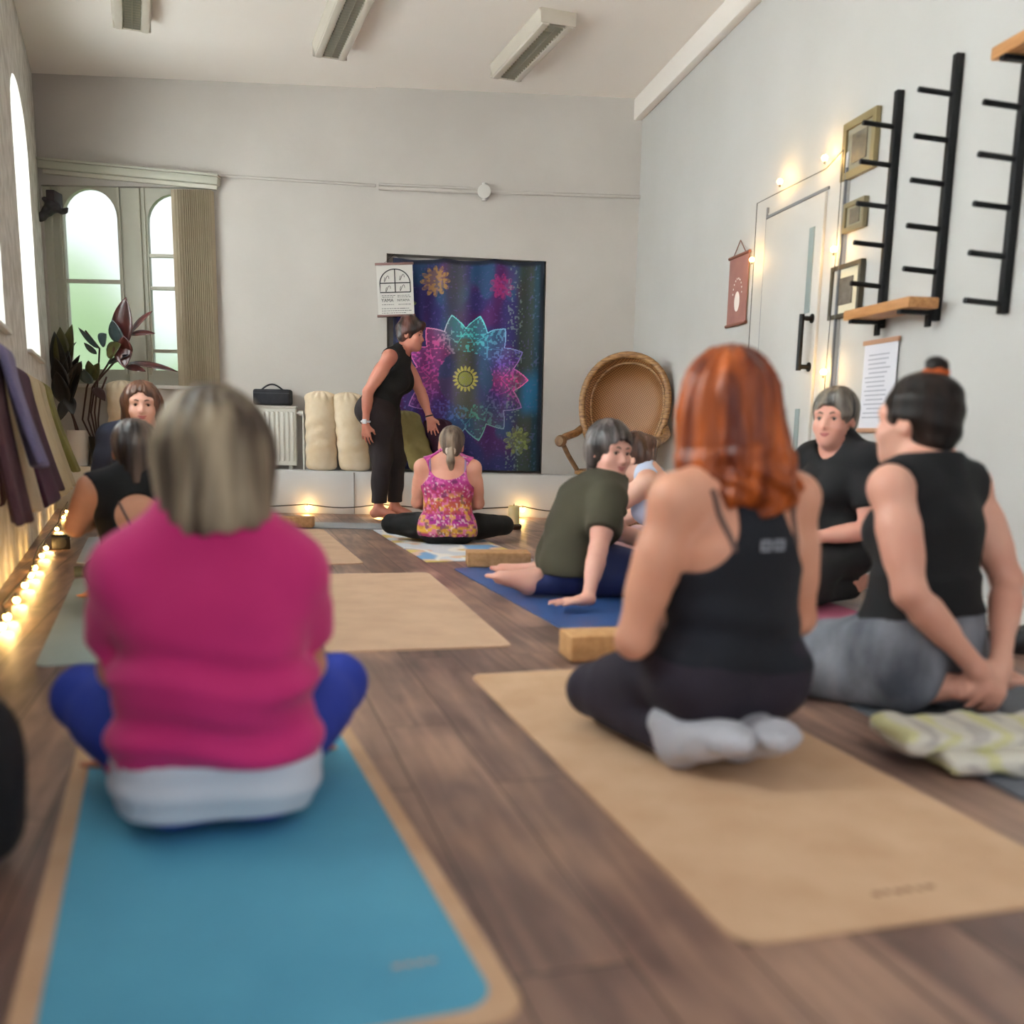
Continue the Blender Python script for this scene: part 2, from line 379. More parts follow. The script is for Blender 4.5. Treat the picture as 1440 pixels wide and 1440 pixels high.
sb = MB(); sb.box(((WX0+WX1)/2,YW+.02,WZ0-.015),(WX1-WX0-.03,.13,.03),bev=.006); sb.obj('window_sill', TRIMW, w)
# board above the window
p0 = aty(56,232,YW-.05); p1 = aty(308,256,YW-.05)
t = thing('curtain_pelmet','long cream painted pelmet board with a stepped lip above the arched window','pelmet',(0,0,0))
b = MB(); ln = math.hypot(p1[0]-p0[0],p1[2]-p0[2]); an = math.atan2(p1[2]-p0[2],p1[0]-p0[0]); c = (p0+p1)/2
b.box((c[0],YW-.05,c[2]),(ln,.1,.06),ry=-an,bev=.006); b.box((c[0],YW-.06,c[2]+.04),(ln+.02,.12,.02),ry=-an,bev=.006)
b.obj('board', WINPAINT, t)
b = MB(); b.box((c[0],YW-.035,c[2]-.045),(ln-.04,.03,.03),ry=-an); b.obj('blind_track', mat('track_cream','cfcabb',.5), t)
# vertical blind drawn to one side
t = thing('vertical_blind','bunched beige vertical slat blind drawn to one side of the arched window','blind',(0,0,0),group=None)
x0,_ = ax(249,400,YW-.05); x1,_ = ax(305,400,YW-.05); zb0 = ax(275,543,YW-.05)[1]; zb1 = ax(275,266,YW-.05)[1]-.01
BL = mat('blind_fabric','a89a82',.8,'bdb098',3,(60,60,.3))
for i in range(18):
    x = x0+.02+(x1-x0-.04)*(i/17)**.9; a = math.radians(72 if i > 4 else 30+10*i)
    b = MB(); b.box((x,YW-.055,(zb0+zb1)/2),(.075,.003,zb1-zb0),rz=a+random.uniform(-.06,.06)); b.obj('blind_slat', BL, t, False)
# outside the window: lawn, hedges, garden shrub
poly('ground', [(-16,9.2,.2),(8,9.2,.2),(8,30,.2),(-16,30,.2)], mat('lawn','a8c882',.9,'bcd69a',3))
GR = mat('hedge_leaves','a8c894',.9,'d2e4ba',6,bump=1.,bscale=14)
for k,(x,y,z,r,lab) in enumerate([(-6.4,14,.9,1.15,'rounded green garden bush beyond the wider arched window'),(-4.6,17,1.2,1.3,'pale green garden bush further off behind the mullion'),(-9.4,19,2.0,2.4,'tall green bush at the far end of the garden')]):
    n = lambda p, r=r: .10*r*np.sin(p[:,0]*5/r)*np.sin(p[:,1]*6/r+1)*np.sin(p[:,2]*5/r+2)+.03*r*np.sin(p[:,0]*17/r)*np.sin(p[:,2]*19/r)
    o = sdf_mesh('garden_bush', disp(ell((0,0,0),(r,r,r*.9)), n), (-1.3*r,)*3, (1.3*r,)*3, r/16, GR, loc=(x,y,z)); tag(o, lab, 'bush', 'garden bushes')
def leaf(mb, base, d, L_, W, bend=.2, up=(0,0,1), roll=0.):
    d = Vector(d).normalized(); u = Vector(up); s = d.cross(u); s = s.normalized() if s.length > 1e-3 else Vector((1,0,0)); nn = s.cross(d).normalized()
    s = (s*math.cos(roll)+nn*math.sin(roll)).normalized(); nn = s.cross(d)
    n = 8; rows = []
    for i in range(n+1):
        t = i/n; wd = W*(math.sin(PI*min(1,t**.8*1.0))**.8 if 0 < t < 1 else .02)
        c = Vector(base)+d*(L_*t)-Vector((0,0,1))*(bend*L_*t*t)
        rows.append([mb.bm.verts.new(c+s*wd*x+nn*abs(x)*wd*.25) for x in (-1,-.5,0,.5,1)])
    for A,B in zip(rows,rows[1:]):
        for j in range(4): mb.bm.faces.new((A[j],A[j+1],B[j+1],B[j]))
t = thing('garden_shrub','small bright green leafy shrub outside the narrow window light','shrub',(aty(232,510,9.9)[0],9.9,.2))
b = MB()
for i in range(60):
    a = random.uniform(0,2*PI); leaf(b,(random.uniform(-.1,.1),random.uniform(-.1,.1),random.uniform(.5,1.0)),(math.cos(a),math.sin(a),random.uniform(.2,1)),.16,.035,.4)
b.obj('foliage', mat('shrub_leaves','4f9a2c',.6,'86c44e',9), t)
b = MB()
for i in range(5): b.tube([(0,0,-.15),(random.uniform(-.1,.1),random.uniform(-.1,.1),.85)],.012,6)
b.obj('stem', mat('shrub_stem','5c4a30',.8), t)
# ------------------------------------------------------------------ things on the ceiling and the walls
LOUV = mat('louvre_metal','8d8a80',.3,'d8d4c4',30,(1,1,1),metal=.6); LBODY = mat('light_body','bfb6a8',.5)
for (fx,fy),(nx,ny),lab in (((186,47),(186,-75),'louvred fluorescent ceiling light nearest the wall with the deep windows'),((464,80),(509,-22),'louvred fluorescent ceiling light, middle one of the three'),((712,104),(785,26),'louvred fluorescent ceiling light closest to the wall with the door')):
    A = fl(fx,fy,3.40); B = fl(nx,ny,3.40); c = (A+B)/2; d = B-A; ln = float(np.hypot(d[0],d[1])); rz = math.atan2(d[1],d[0]); zc = ceil_z(c[0])
    t = thing('ceiling_light',lab,'ceiling light',(c[0],c[1],zc),rz,'louvred ceiling lights')
    b = MB(); b.plate([(-.13,0),(.13,0),(.11,-.075),(-.11,-.075)],[],ln,Matrix.Translation((ln/2,0,0))@Matrix.Rotation(PI/2,4,'Z'))
    b.obj('housing',LBODY,t,False)
    b = MB(); b.box((0,0,-.078),(ln-.05,.115,.008)); b.obj('reflector',LOUV,t,False)
    b = MB()
    for i in range(int(ln/.045)): b.box((-ln/2+.05+i*.045,0,-.088),(.004,.11,.022))
    b.box((0,0,-.088),(ln-.06,.004,.022)); b.obj('louvre',mat('louvre_slat','b9b5a8',.25,metal=.7),t,False)
    for s in (-1,1):
        b = MB(); b.box((0,s*.085,-.085),(ln,.05,.03),bev=.01); b.obj('side_rail',LBODY,t)
    for s in (-1,1):
        b = MB(); b.box((s*(ln/2+.006),0,-.045),(.014,.25,.09),bev=.005); b.obj('end_cap',LBODY,t)
# conduit along the far wall with a junction bracket
yf = YW-.055
A = aty(533,264,yf); B = aty(903,277,yf); J = aty(681,270,yf)
t = thing('wall_conduit','white painted pipe running along the far wall through a round junction bracket','pipe',(0,0,0))
b = MB(); b.tube([A,J],.018); b.tube([J,B],.014); b.tube([A+V3(0,0,.028),J+V3(-.12,0,.028),J+V3(-.02,0,.012)],.010); b.obj('pipe',WHITE,t)
b = MB(); b.move(Matrix.Identity(4)); b.tube([J+V3(0,.015,0),J+V3(0,-.03,0)],.055,18); b.tube([J+V3(0,0,-.07),J+V3(0,0,.07)],.02); b.obj('junction_box',TRIMW,t)

def pos(P): return (float(P[0]),float(P[1]),float(P[2]))
# peg racks
def rack(bx, by, tx, ty, pegs, lab, pl=.2):
    Pb = onr(bx,by,0); Pt = onr(tx,ty,0); h = Pt[2]-Pb[2]
    t = thing('peg_rack',lab,'peg rack',(Pb[0],Pb[1],Pb[2]),RZR,'black peg racks on the wall')
    b = MB(); b.box((0,-.02,h/2),(.032,.036,h),bev=.004); b.obj('post',BLACK,t)
    for (x,y) in pegs:
        P = onr(x,y,0); z = P[2]-Pb[2]
        b = MB(); b.tube([(0,-.03,z),(0,-.185,z+.008)],.0115,10); b.obj('peg',BLACK,t)
    return t
zz = lambda x,y: (960+x/3, y/3)
rack(1243,462,1275,125,[zz(915,540),zz(895,705),zz(880,880),zz(860,1045),zz(845,1215)],'black peg rack beside the picture frames, its foot under the plank shelf')
rack(1320,452,1358,74,[zz(1160,405),zz(1140,600),zz(1120,785),zz(1100,975),zz(1080,1155)],'tallest black peg rack, second from the door, holding the shelf end')
rack(1416,442,1452,80,[zz(1440,465),zz(1420,680),zz(1400,885),zz(1375,1090),zz(1345,1290)],'black peg rack third from the door, beneath the high plank end')
OAK = mat('oak_plank','a8713f',.5,'c48d58',5,(1,10,10),bump=.1)
A = onr(1246,444); B = onr(1326,430); s = float(np.hypot(*(B-A)[:2])); c = (A+B)/2
def shelf(A,B,lab,th=.045,dp=.14):
    c = (A+B)/2; s = float(np.hypot(*(B-A)[:2]))
    t = thing('wall_shelf',lab,'shelf',pos(c),RZR)
    b = MB(); b.box((0,-dp/2-.05,0),(s+.10,dp,th),bev=.006); b.obj('plank',OAK,t)
    for x in (-s/2+.02,s/2-.02):
        b = MB(); b.box((x,-dp/2-.04,-th/2-.01),(.03,dp+.02,.016)); b.box((x,-.05,-.05),(.03,.016,.08)); b.obj('bracket',BLACK,t,False)
shelf(A,B,'thick oak plank shelf resting across the feet of two peg racks')
A = onr(1472,76); B = A+V3(DR[0],DR[1],0)*.5
shelf(A,B,'oak plank shelf end high on the wall above the third peg rack')
# picture frames, scroll, banner
def frame(x,y,w,h,lab,border,bc,mc,ic,lean=.0):
    P = onr(x,y,0); t = thing('picture_frame',lab,'picture',(P[0],P[1],P[2]-h/2),RZR,'framed pictures beside the peg racks')
    b = MB(); b.plate([(-w/2,0),(w/2,0),(w/2,h),(-w/2,h)],[[(-w/2+border,border),(w/2-border,border),(w/2-border,h-border),(-w/2+border,h-border)]],.025,Matrix.Translation((0,-.03,0))); b.obj('frame',mat('frame_'+bc,bc,.45,metal=.2),t,False)
    b = MB(); b.box((0,-.012,h/2),(w-border,.012,h-border)); b.obj('mount',mat('mount_'+mc,mc,.8),t,False)
    b = MB(); b.box((0,-.020,h/2),(w*.45,.006,h*.5)); b.obj('print',mat('print_'+ic,ic,.5,'5a5348',26),t,False)
frame(1214,205,.31,.27,'upper aged gold framed picture beside the peg rack','.' and .035,'8a7a55','8f8875','6d6350')
frame(1207,303,.20,.14,'smallest gold framed picture, between two larger frames','.' and .022,'7d7256','8c8672','6a6252')
frame(1194,409,.30,.26,'cream mounted picture in dark edged frame standing by the shelf','.' and .022,'4a4436','d8cdb0','6f685e')
P = onr(1238,543); h = onr(1240,482)[2]-onr(1232,607)[2]
t = thing('paper_scroll','white printed paper scroll with thin wooden ends under the plank shelf','scroll',(P[0],P[1],P[2]),RZR)
b = MB(); b.box((0,-.012,0),(.29,.003,h)); b.obj('sheet',mat('scroll_paper','dcdbe2',.8),t,False)
WOODL = mat('thin_wood','b08468',.6)
for z in (h/2,-h/2):
    b = MB(); b.box((0,-.014,z),(.31,.014,.022),bev=.003); b.obj('end_bar',WOODL,t)
b = MB(); rng = random.Random(3)
for i in range(15):
    b.box((-.1+.5*(.2-rng.uniform(0,.07)),-.0142,h/2-.06-i*(h-.1)/15),(rng.uniform(.15,.2),.0008,.006))
b.obj('printed_text',mat('faint_ink','a9a9b4',.8),t,False)
P = onr(1040,408); h = onr(1044,360)[2]-onr(1036,458)[2]
t = thing('wall_banner','dusty pink hanging wall banner with a white oval between door and corner','banner',(P[0],P[1],P[2]),RZR)
b = MB(); b.box((0,-.012,0),(.30,.004,h)); b.obj('cloth',mat('banner_cloth','98695f',.85,'8c5f58',8),t,False)
for z in (h/2,-h/2):
    b = MB(); b.tube([(-.16,-.014,z),(.16,-.014,z)],.01,8); b.obj('rod',mat('rod_brown','7a4b3c',.6),t)
b = MB(); b.tube([(-.1,-.012,h/2),(0,-.012,h/2+.09),(.1,-.012,h/2)],.003,6); b.obj('cord',mat('rod_brown','7a4b3c',.6),t)
b = MB(); b.ball((0,-.0145,-.07),(.042,.002,.062)); 
for i in range(10):
    a = PI*i/9; b.ball((.07*math.cos(a),-.0145,-.02+.09*math.sin(a)),(.006,.002,.006),8)
b.obj('emblem',mat('emblem_white','e8ddd6',.8),t)

# warm fairy-light strings
WARM = mat('warm_bulb','ffdf9a',.4,emit='ffc765',estr=30.)
CABLE = mat('dark_cable','3c3a38',.6)
def fairy(name,lab,pts,bulbs,drop=(0,0,-.03),r=.011,cabr=.004,pw=1.,nl=NR,power=True):
    t = thing(name,lab,'fairy lights',(0,0,0),0,None)
    b = MB(); b.tube(pts,cabr,6); b.obj('cable',CABLE,t)
    for i,p in enumerate(bulbs):
        p = Vector(p)+Vector(drop)
        b = MB(); b.ball(p,r,10); o = b.obj('bulb',WARM,t)
        b = MB(); q = p-Vector(drop).normalized()*r*.8; b.tube([q,q-Vector(drop).normalized()*.016],.006,8); b.obj('socket',CABLE,o)
        if power:
            l = bpy.data.lights.new('bulb_glow','POINT'); l.energy = pw; l.color = (1,.62,.22); l.shadow_soft_size = .03
            lo = bpy.data.objects.new('bulb_glow',l); COL.objects.link(lo); lo.location = p+Vector(nl)*.035; lo.parent = t
fb = [onr(x,y,0)+NR*.05 for x,y in ((1068,373),(1108,264),(1172,232),(1185,360),(1170,532))]
path = [fb[0]+V3(0,0,-.9),fb[0],fb[0]+V3(0,0,.35),fb[1]+V3(0,0,-.02),fb[2]+V3(0,0,-.02),fb[3]+V3(0,0,.5),fb[3],fb[4],fb[4]+V3(0,0,-.3)]
fairy('string_light','warm fairy lights strung around the white door',[p-NR*.012 for p in path],fb,(0,0,.03),.016,.0025,1.2)
yb = YP-.03
fb = [aty(x,y,yb) for x,y in ((250,706),(432,709),(533,709),(735,712),(820,716))]
pts = []
for A,B in zip(fb,fb[1:]):
    for k in range(8): q = A+(B-A)*k/8; q = q-V3(0,0,.03*math.sin(PI*k/8)); pts.append(q)
pts.append(fb[-1])
fairy('string_light','warm fairy lights on a dark cable along the foot of the white plinth',pts,fb,(0,0,-.03),.018,.005,.9,V3(0,-1,0))
lb = [(112,694),(107,707),(100,716),(94,722),(90,738),(80,745),(66,790),(60,802),(50,812),(44,824),(36,838),(23,842),(10,868),(3,892)]
lb2 = []
for x,y in lb:
    P = onwall(x,y,PL,QL,.10); lb2.append(V3(P[0],P[1],max(.03,P[2])))
pts = [p+V3(random.uniform(-.02,.02),0,.03) for p in lb2]
fairy('string_light','warm fairy lights trailing over the floor along the stone wall',pts,lb2,(0,0,-.012),.014,.004,.9,NL*.3)

# ------------------------------------------------------------------ plinth end: radiator, bolsters, tapestry, poster, plants, chair
YT = .364
RADW = mat('radiator_enamel','dcd9d0',.35)
c = aty(384,614,8.62); x0 = aty(352,614,8.62)[0]; x1 = aty(416,614,8.62)[0]; zt = aty(384,570,8.62)[2]
t = thing('radiator','white fluted panel radiator on the plinth under the black bag','radiator',((x0+x1)/2,8.66,YT))
w_ = x1-x0; h = zt-YT
b = MB(); b.box((0,0,h/2+.01),(w_,.05,h-.05),bev=.008)
n=9
for i in range(n): b.box((-w_/2+.03+i*(w_-.06)/(n-1),-.03,h/2+.01),(.026,.02,h-.12),bev=.009)
b.obj('panel',RADW,t)
b = MB(); b.box((0,0,h-.012),(w_+.01,.075,.02),bev=.004); b.obj('top_grille',RADW,t)
b = MB()
for x in (-w_/2+.06,w_/2-.06): b.box((x,.02,.02),(.03,.04,.045))
b.obj('foot',RADW,t)
b = MB(); b.tube([(w_/2,0,h-.06),(w_/2+.05,0,h-.06),(w_/2+.06,0,h-.1),(w_/2+.06,0,.0)],.011); b.obj('pipe',TRIMW,t)
b = MB(); b.tube([(w_/2+.02,0,h-.06),(w_/2+.06,0,h-.06)],.022,12); b.obj('valve',TRIMW,t)
t = thing('black_bag','small black fabric case with a loop handle lying on the radiator','bag',((x0+x1)/2,8.65,YT+h+.001))
BF = mat('black_fabric','1b1c22',.85,'24252c',20,bump=.2)
b = MB(); b.box((0,0,.068),(.32,.12,.132),bev=.02,seg=3); b.obj('case',BF,t)
b = MB(); b.tube([(-.09+.18*i/10,-.02,.13+.045*math.sin(PI*i/10)) for i in range(11)],.007,8); b.obj('handle',BF,t)
b = MB(); b.box((0,-.0615,.1),(.31,.003,.006)); b.obj('zip',mat('zip_dark','3a3b42',.5),t)

def bolster(px0,px1,pyt,pyb,Y,m,lab,lean=0.,seed=0,group=None,dp=.10):
    A = aty((px0+px1)/2,pyb,Y); h = (pyb-pyt)/(F/Y)*1.0; w = (px1-px0)/(F/Y); r = w/2
    rn = random.Random(seed); ph = rn.uniform(0,6)
    base = ell((0,0,h*.5),(r,dp,h*.62))
    def f(p):
        q = p.copy(); q[:,0] -= np.float32(math.tan(lean))*q[:,2]
        z = q[:,2]/np.float32(h); tap = np.where(z > .9, 1-.45*np.clip((z-.9)/.1,0,1)**2, 1)-.06*(1-z)*0
        d = np.sqrt((q[:,0]/r)**2+(q[:,1]/dp)**2)-tap
        d = d*min(r,dp)
        ang = np.arctan2(q[:,1]/dp,q[:,0]/r)
        d = d+.006*np.sin(q[:,2]*55+ph+1.5*np.sin(ang*2+ph))*np.exp(-((z-.45)/.35)**2)*.7+np.where(z>.86,.012*np.sin(ang*13+ph)*np.clip((z-.86)/.1,0,1),0)
        zz_ = np.maximum(q[:,2]-h, -q[:,2]+.0)
        return smin2(d,zz_)
    def smin2(a,b): return -smin(-a,-b,.05)
    return tag(sdf_mesh('bolster',f,(-.35,-.2,-.02),(.35+abs(lean)*.3,.2,h+.04),.009,m,loc=(A[0],Y,YT+.001)),lab,'bolster',group)
CR = mat('cream_cotton','ddc6a4',.85,'e6d4ba',7,bump=.3,bscale=40)
bolster(431,474,556,664,8.60,CR,'upright cream cotton bolster with gathered top next to the radiator',0,1,'cream bolsters')
bolster(478,521,557,664,8.60,CR,'cream cotton bolster leaning against the plainer one beside the instructor',-.09,2,'cream bolsters')
bolster(527,553,600,664,8.62,CR,'cream bolster mostly hidden behind the standing instructor',-.1,3,'cream bolsters')
bolster(578,617,580,664,8.56,mat('olive_cotton','7f7344',.85,'8f8454',8,bump=.3,bscale=40),'olive green bolster slumped behind the standing instructor',-.33,4)
bolster(617,655,590,664,8.60,mat('plum_cotton','35182c',.85,'42203a',8,bump=.3,bscale=40),'dark plum bolster in front of the tapestry',-.3,5)
bolster(157,199,547,664,8.63,CR,'cream bolster under the arched window behind the woman in navy',.0,6,'cream bolsters')

# tapestry: draped cloth with painted mandala (point colours)
TX0,TX1 = aty(553,500,YW-.02)[0], aty(763,500,YW-.02)[0]; TZ0,TZ1 = YT+.02, aty(655,364,YW-.02)[2]
tw, th_ = TX1-TX0, TZ1-TZ0; nu, nv = 300, 420
uu, vv = np.meshgrid(np.linspace(0,1,nu),np.linspace(0,1,nv),indexing='ij')
def hashn(x,y,s=0): return np.modf(np.abs(np.sin(x*127.1+y*311.7+s*74.7)*43758.5453))[0]
def vn(x,y,s=0):
    xi,yi = np.floor(x),np.floor(y); fx,fy = x-xi,y-yi; fx=fx*fx*(3-2*fx); fy=fy*fy*(3-2*fy)
    return (hashn(xi,yi,s)*(1-fx)+hashn(xi+1,yi,s)*fx)*(1-fy)+(hashn(xi,yi+1,s)*(1-fx)+hashn(xi+1,yi+1,s)*fx)*fy
def mixc(a,b,t): return a*(1-t[...,None])+np.array(lin(b)[:3])*t[...,None]
X = uu*tw; Z = vv*th_                                        # metres from the lower corner
n1 = vn(X*5,Z*3,1)*.6+vn(X*11,Z*7,2)*.4; n2 = vn(X*4,Z*2.4,5)*.6+vn(X*10,Z*6,6)*.4; n3 = vn(X*62,Z*62,9); n4 = vn(X*70,Z*70,11)
C = np.zeros((nu,nv,3))+np.array(lin('2a2160')[:3])
ss = lambda a,b,x: np.clip((x-a)/(b-a),0,1)**2*(3-2*np.clip((x-a)/(b-a),0,1))
C = mixc(C,'4a1558',ss(.36,.56,n1)); C = mixc(C,'1e4a6e',ss(.58,.75,n2)*.8)
C = mixc(C,'26305a',ss(.25,.0,vv)*.6); C = mixc(C,'1c2f66',ss(.22,.05,uu)*ss(.55,.8,vv))
C = mixc(C,'33402e',ss(.80,.86,uu)*.85); C = mixc(C,'123a4c',ss(.92,.95,uu)*.8); C = mixc(C,'1a5f86',ss(.82,.9,uu)*ss(.25,.32,vv)*ss(.52,.42,vv))
C = mixc(C,'46484a',ss(.12,.02,np.abs(uu-.42))*ss(.5,.9,vv)*.8)
cx_,cz_ = .485*tw,.445*th_; dx,dz = X-cx_,Z-cz_; r = np.hypot(dx,dz); a = np.arctan2(dz,dx)
R0 = .53
pet = np.abs(np.modf((a/(2*PI)*14)+20.5)[0]-.5)*2; edge = R0*(.80+.22*(1-pet))
hue = (a+PI)/(2*PI)
inside = (r < edge); seg = np.stack([np.interp(hue,[0,.12,.2,.3,.42,.5,.56,.66,.72,.78,.86,.95,1],[lin(q)[k] for q in ('b0307c','4d3a90','3c5a9c','3a8c72','5a2c80','e0348c','6a4ab0','4aa0b8','3cc0c0','4ab8b4','d05090','b8328c','b0307c')]) for k in range(3)],-1)
C = np.where((inside & (r > .24))[...,None], C*.55+seg*.26, C)
C = np.where(((r < .24) & (r > .0))[...,None], C*.6+np.array(lin('41536a')[:3])*.35, C)
C = mixc(C,'52543a',((r < .34) & (np.abs(dx) < .13))*.75*ss(.10,-.02,np.abs(dx)-.05))
lace = ((n3 > .66) & inside & (r > .23)); C = np.where(lace[...,None], C*.45+seg*.75+.02, C)
line = np.abs(r-edge) < .006; C = np.where(line[...,None], seg*1.3+.12, C)
pet2 = np.abs(np.modf((a/(2*PI)*14)+20.)[0]-.5)*2; e2 = R0*(.58+.16*(1-pet2)); line2 = (np.abs(r-e2) < .004); C = np.where(line2[...,None], C*.5+seg*.8, C)
pk = np.abs(np.modf(a/(2*PI)*18+20.)[0]-.5)*2
sun = (r > .066) & (r < .066+.045*(1-pk**2)); C = np.where(sun[...,None], np.array(lin('b9ad58')[:3]), C)
C = np.where((r < .064)[...,None], np.array(lin('8f9148')[:3])*(.7+.5*np.sin(r*240)**2)[...,None], C)
C = np.where((np.abs(r-.064) < .005)[...,None], np.array(lin('2b2f22')[:3]), C)
for (mx_,mz_,mr,col_,np_) in ((.28,.90,.13,'b98a3c',12),(.72,.88,.11,'a8246c',9),(.84,.15,.12,'8f9a50',10),(.10,.80,.07,'8f9a50',7),(.12,.2,.12,'3a5a9c',10)):
    q = np.hypot(X-mx_*tw,Z-mz_*th_); qa = np.arctan2(Z-mz_*th_,X-mx_*tw); rr = mr*(.62+.38*np.abs(np.cos(qa*np_/2)))
    mk = (q < rr)*(.35+.5*(n3 > .5)); C = mixc(C,col_,mk*.8)
for (u0,dotc) in ((.81,'8fb08a'),(.97,'3a6a70'),(.04,'5a7ab0')):
    dt = (np.abs(uu-u0) < .05) & (n4 > .74); C = mixc(C,dotc,dt*.35)
dt = (n4 > .82); C = mixc(C,'7a5ab0',dt*.22)
brd = np.minimum(np.minimum(X,tw-X),th_-Z); C = mixc(C,'0e1224',ss(.05,.02,brd)*.9)
ypos = .012*np.sin(X*16+Z*1.5)*(1-.5*vv)+.008*np.sin(X*31-Z*2)
zpos = TZ0+Z-.018*np.abs(np.sin(uu*PI*3))*vv
co = np.stack([TX0+X,YW-.02+ypos,zpos],-1).reshape(-1,3)
me = bpy.data.meshes.new('wall_tapestry'); ii = np.arange(nu*nv).reshape(nu,nv); q = np.stack([ii[:-1,:-1],ii[1:,:-1],ii[1:,1:],ii[:-1,1:]],-1).reshape(-1,4)
me.vertices.add(len(co)); me.vertices.foreach_set('co',_f(co).ravel()); me.loops.add(q.size); me.loops.foreach_set('vertex_index',q.astype(np.int32).ravel())
me.polygons.add(len(q)); me.polygons.foreach_set('loop_start',np.arange(0,q.size,4,dtype=np.int32)); me.polygons.foreach_set('loop_total',np.full(len(q),4,np.int32)); me.polygons.foreach_set('use_smooth',np.ones(len(q),bool)); me.update(calc_edges=True)
at = me.color_attributes.new('Col','FLOAT_COLOR','POINT'); cc = np.ones((nu*nv,4),np.float32); cc[:,:3] = np.clip(C.reshape(-1,3),0,1); at.data.foreach_set('color',cc.ravel())
tag(link('wall_tapestry',me,mat('tapestry_cloth','attr',.85)),'large purple and blue mandala tapestry hanging in the wall recess','tapestry')

# poster scroll beside the tapestry
A = aty(555,371,YW-.12); B = aty(557,444,YW-.12); h = A[2]-B[2]; w_ = 48/(F/YW)
t = thing('poster_scroll','white hanging poster with an arched window drawing over the tapestry corner','poster',(float(A[0])+.005,YW-.12,float((A[2]+B[2])/2)))
t.rotation_euler = (0,math.radians(-2.5),0)
PAPER = mat('poster_paper','d6d2cc',.8); INK = mat('poster_ink','2c2b2e',.8)
b = MB(); b.box((0,0,0),(w_,.004,h)); b.obj('sheet',PAPER,t,False)
for z in (h/2,-h/2):
    b = MB(); b.box((0,-.002,z),(w_+.02,.014,.02),bev=.003); b.obj('end_bar',mat('bar_brown','7c5a54',.6),t)
b = MB(); b.tube([(-.1,.02,h/2),(.0,.06,h/2+.09),(.1,.02,h/2)],.002,5); b.obj('cord',INK,t)
b = MB(); r_ = w_*.42; zb = -.0*h
arc = [(r_*math.cos(PI*i/24),-.004,zb+.05+r_*.92*math.sin(PI*i/24)) for i in range(25)]
b.tube([(r_,-.004,zb-.02)]+arc+[(-r_,-.004,zb-.02),(r_,-.004,zb-.02)],.004,6)
b.tube([(0,-.004,zb-.02),(0,-.004,zb+.05+r_*.92)],.004,6); b.tube([(-r_,-.004,zb+.055),(r_,-.004,zb+.055)],.004,6)
for cx2,cz2 in ((-.07,.09),(.06,.10),(-.06,.01),(.06,.015)): b.tube([(cx2+.02*math.cos(k),-.004,zb+cz2+.025*math.sin(k*1.7)) for k in np.linspace(0,4,9)],.002,5)
b.obj('drawing',INK,t)
def text(body,size,x,z,m,parent,y=-.0035,name='lettering',align='CENTER'):
    cu = bpy.data.curves.new('t','FONT'); cu.body = body; cu.size = size; cu.align_x = align; cu.align_y = 'CENTER'; cu.extrude = .0006
    o = bpy.data.objects.new('t',cu); COL.objects.link(o); bpy.context.view_layer.update()
    me = bpy.data.meshes.new_from_object(o.evaluated_get(bpy.context.evaluated_depsgraph_get())); bpy.data.objects.remove(o); bpy.data.curves.remove(cu)
    me.transform(Matrix.Translation((x,y,z)) @ Matrix.Rotation(PI/2,4,'X')); return link(name,me,m,parent)
text('YAMA',.038,-.07,-.085,INK,t); text('NIYAMA',.028,.066,-.085,INK,t)
b = MB(); rng = random.Random(5)
for (xc,z,ww) in ((-.066,-.045,.1),(.066,-.045,.1),(-.066,-.058,.09),(.066,-.058,.1),(-.066,-.118,.1),(.066,-.118,.09),(-.03,-.15,.18),(.07,-.15,.07),(0,-.168,.24),(-.02,-.186,.2)):
    x = xc-ww/2
    while x < xc+ww/2: l = rng.uniform(.008,.022); b.box((x+l/2,-.003,z),(l,.001,.005)); x += l+.005
b.obj('small_print',mat('grey_ink','6a686a',.8),t,False)

# wicker peacock chair
WK = bpy.data.materials.new('wicker'); WK.use_nodes = True
nt = WK.node_tree; N = nt.nodes; L = nt.links; bb = N['Principled BSDF']; bb.inputs['Roughness'].default_value = .5
tc = N.new('ShaderNodeTexCoord'); mp = N.new('ShaderNodeMapping'); mp.inputs['Rotation'].default_value = (0,.6,0); L.new(tc.outputs['Object'],mp.inputs[0])
w1 = N.new('ShaderNodeTexWave'); w1.bands_direction = 'X'; w1.inputs['Scale'].default_value = 22; w1.inputs['Distortion'].default_value = .5; L.new(mp.outputs[0],w1.inputs[0])
w2 = N.new('ShaderNodeTexWave'); w2.bands_direction = 'Z'; w2.inputs['Scale'].default_value = 22; w2.inputs['Distortion'].default_value = .5; L.new(mp.outputs[0],w2.inputs[0])
mu = N.new('ShaderNodeMath'); mu.operation = 'ADD'; L.new(w1.outputs['Fac'],mu.inputs[0]); L.new(w2.outputs['Fac'],mu.inputs[1])
rp = N.new('ShaderNodeValToRGB'); rp.color_ramp.elements[0].position = .3; rp.color_ramp.elements[0].color = lin('6e431f'); rp.color_ramp.elements[1].position = 1.; rp.color_ramp.elements[1].color = lin('b07d4a')
dv = N.new('ShaderNodeMath'); dv.operation = 'MULTIPLY'; dv.inputs[1].default_value = .5; L.new(mu.outputs[0],dv.inputs[0]); L.new(dv.outputs[0],rp.inputs[0]); L.new(rp.outputs[0],bb.inputs['Base Color'])
bp = N.new('ShaderNodeBump'); bp.inputs['Strength'].default_value = .6; L.new(mu.outputs[0],bp.inputs['Height']); L.new(bp.outputs[0],bb.inputs['Normal'])
CANE = mat('cane_rim','a87c4c',.5,'6f4a28',18,(1,1,6)); CANED = mat('cane_dark','6e5138',.6,'8a6a48',30)
P = fl(866,733); P = V3(P[0]-.07,7.62,0)
t = thing('peacock_chair','tall oval-backed wicker peacock chair in the corner by the door wall','chair',(P[0],P[1],0),math.radians(-22))
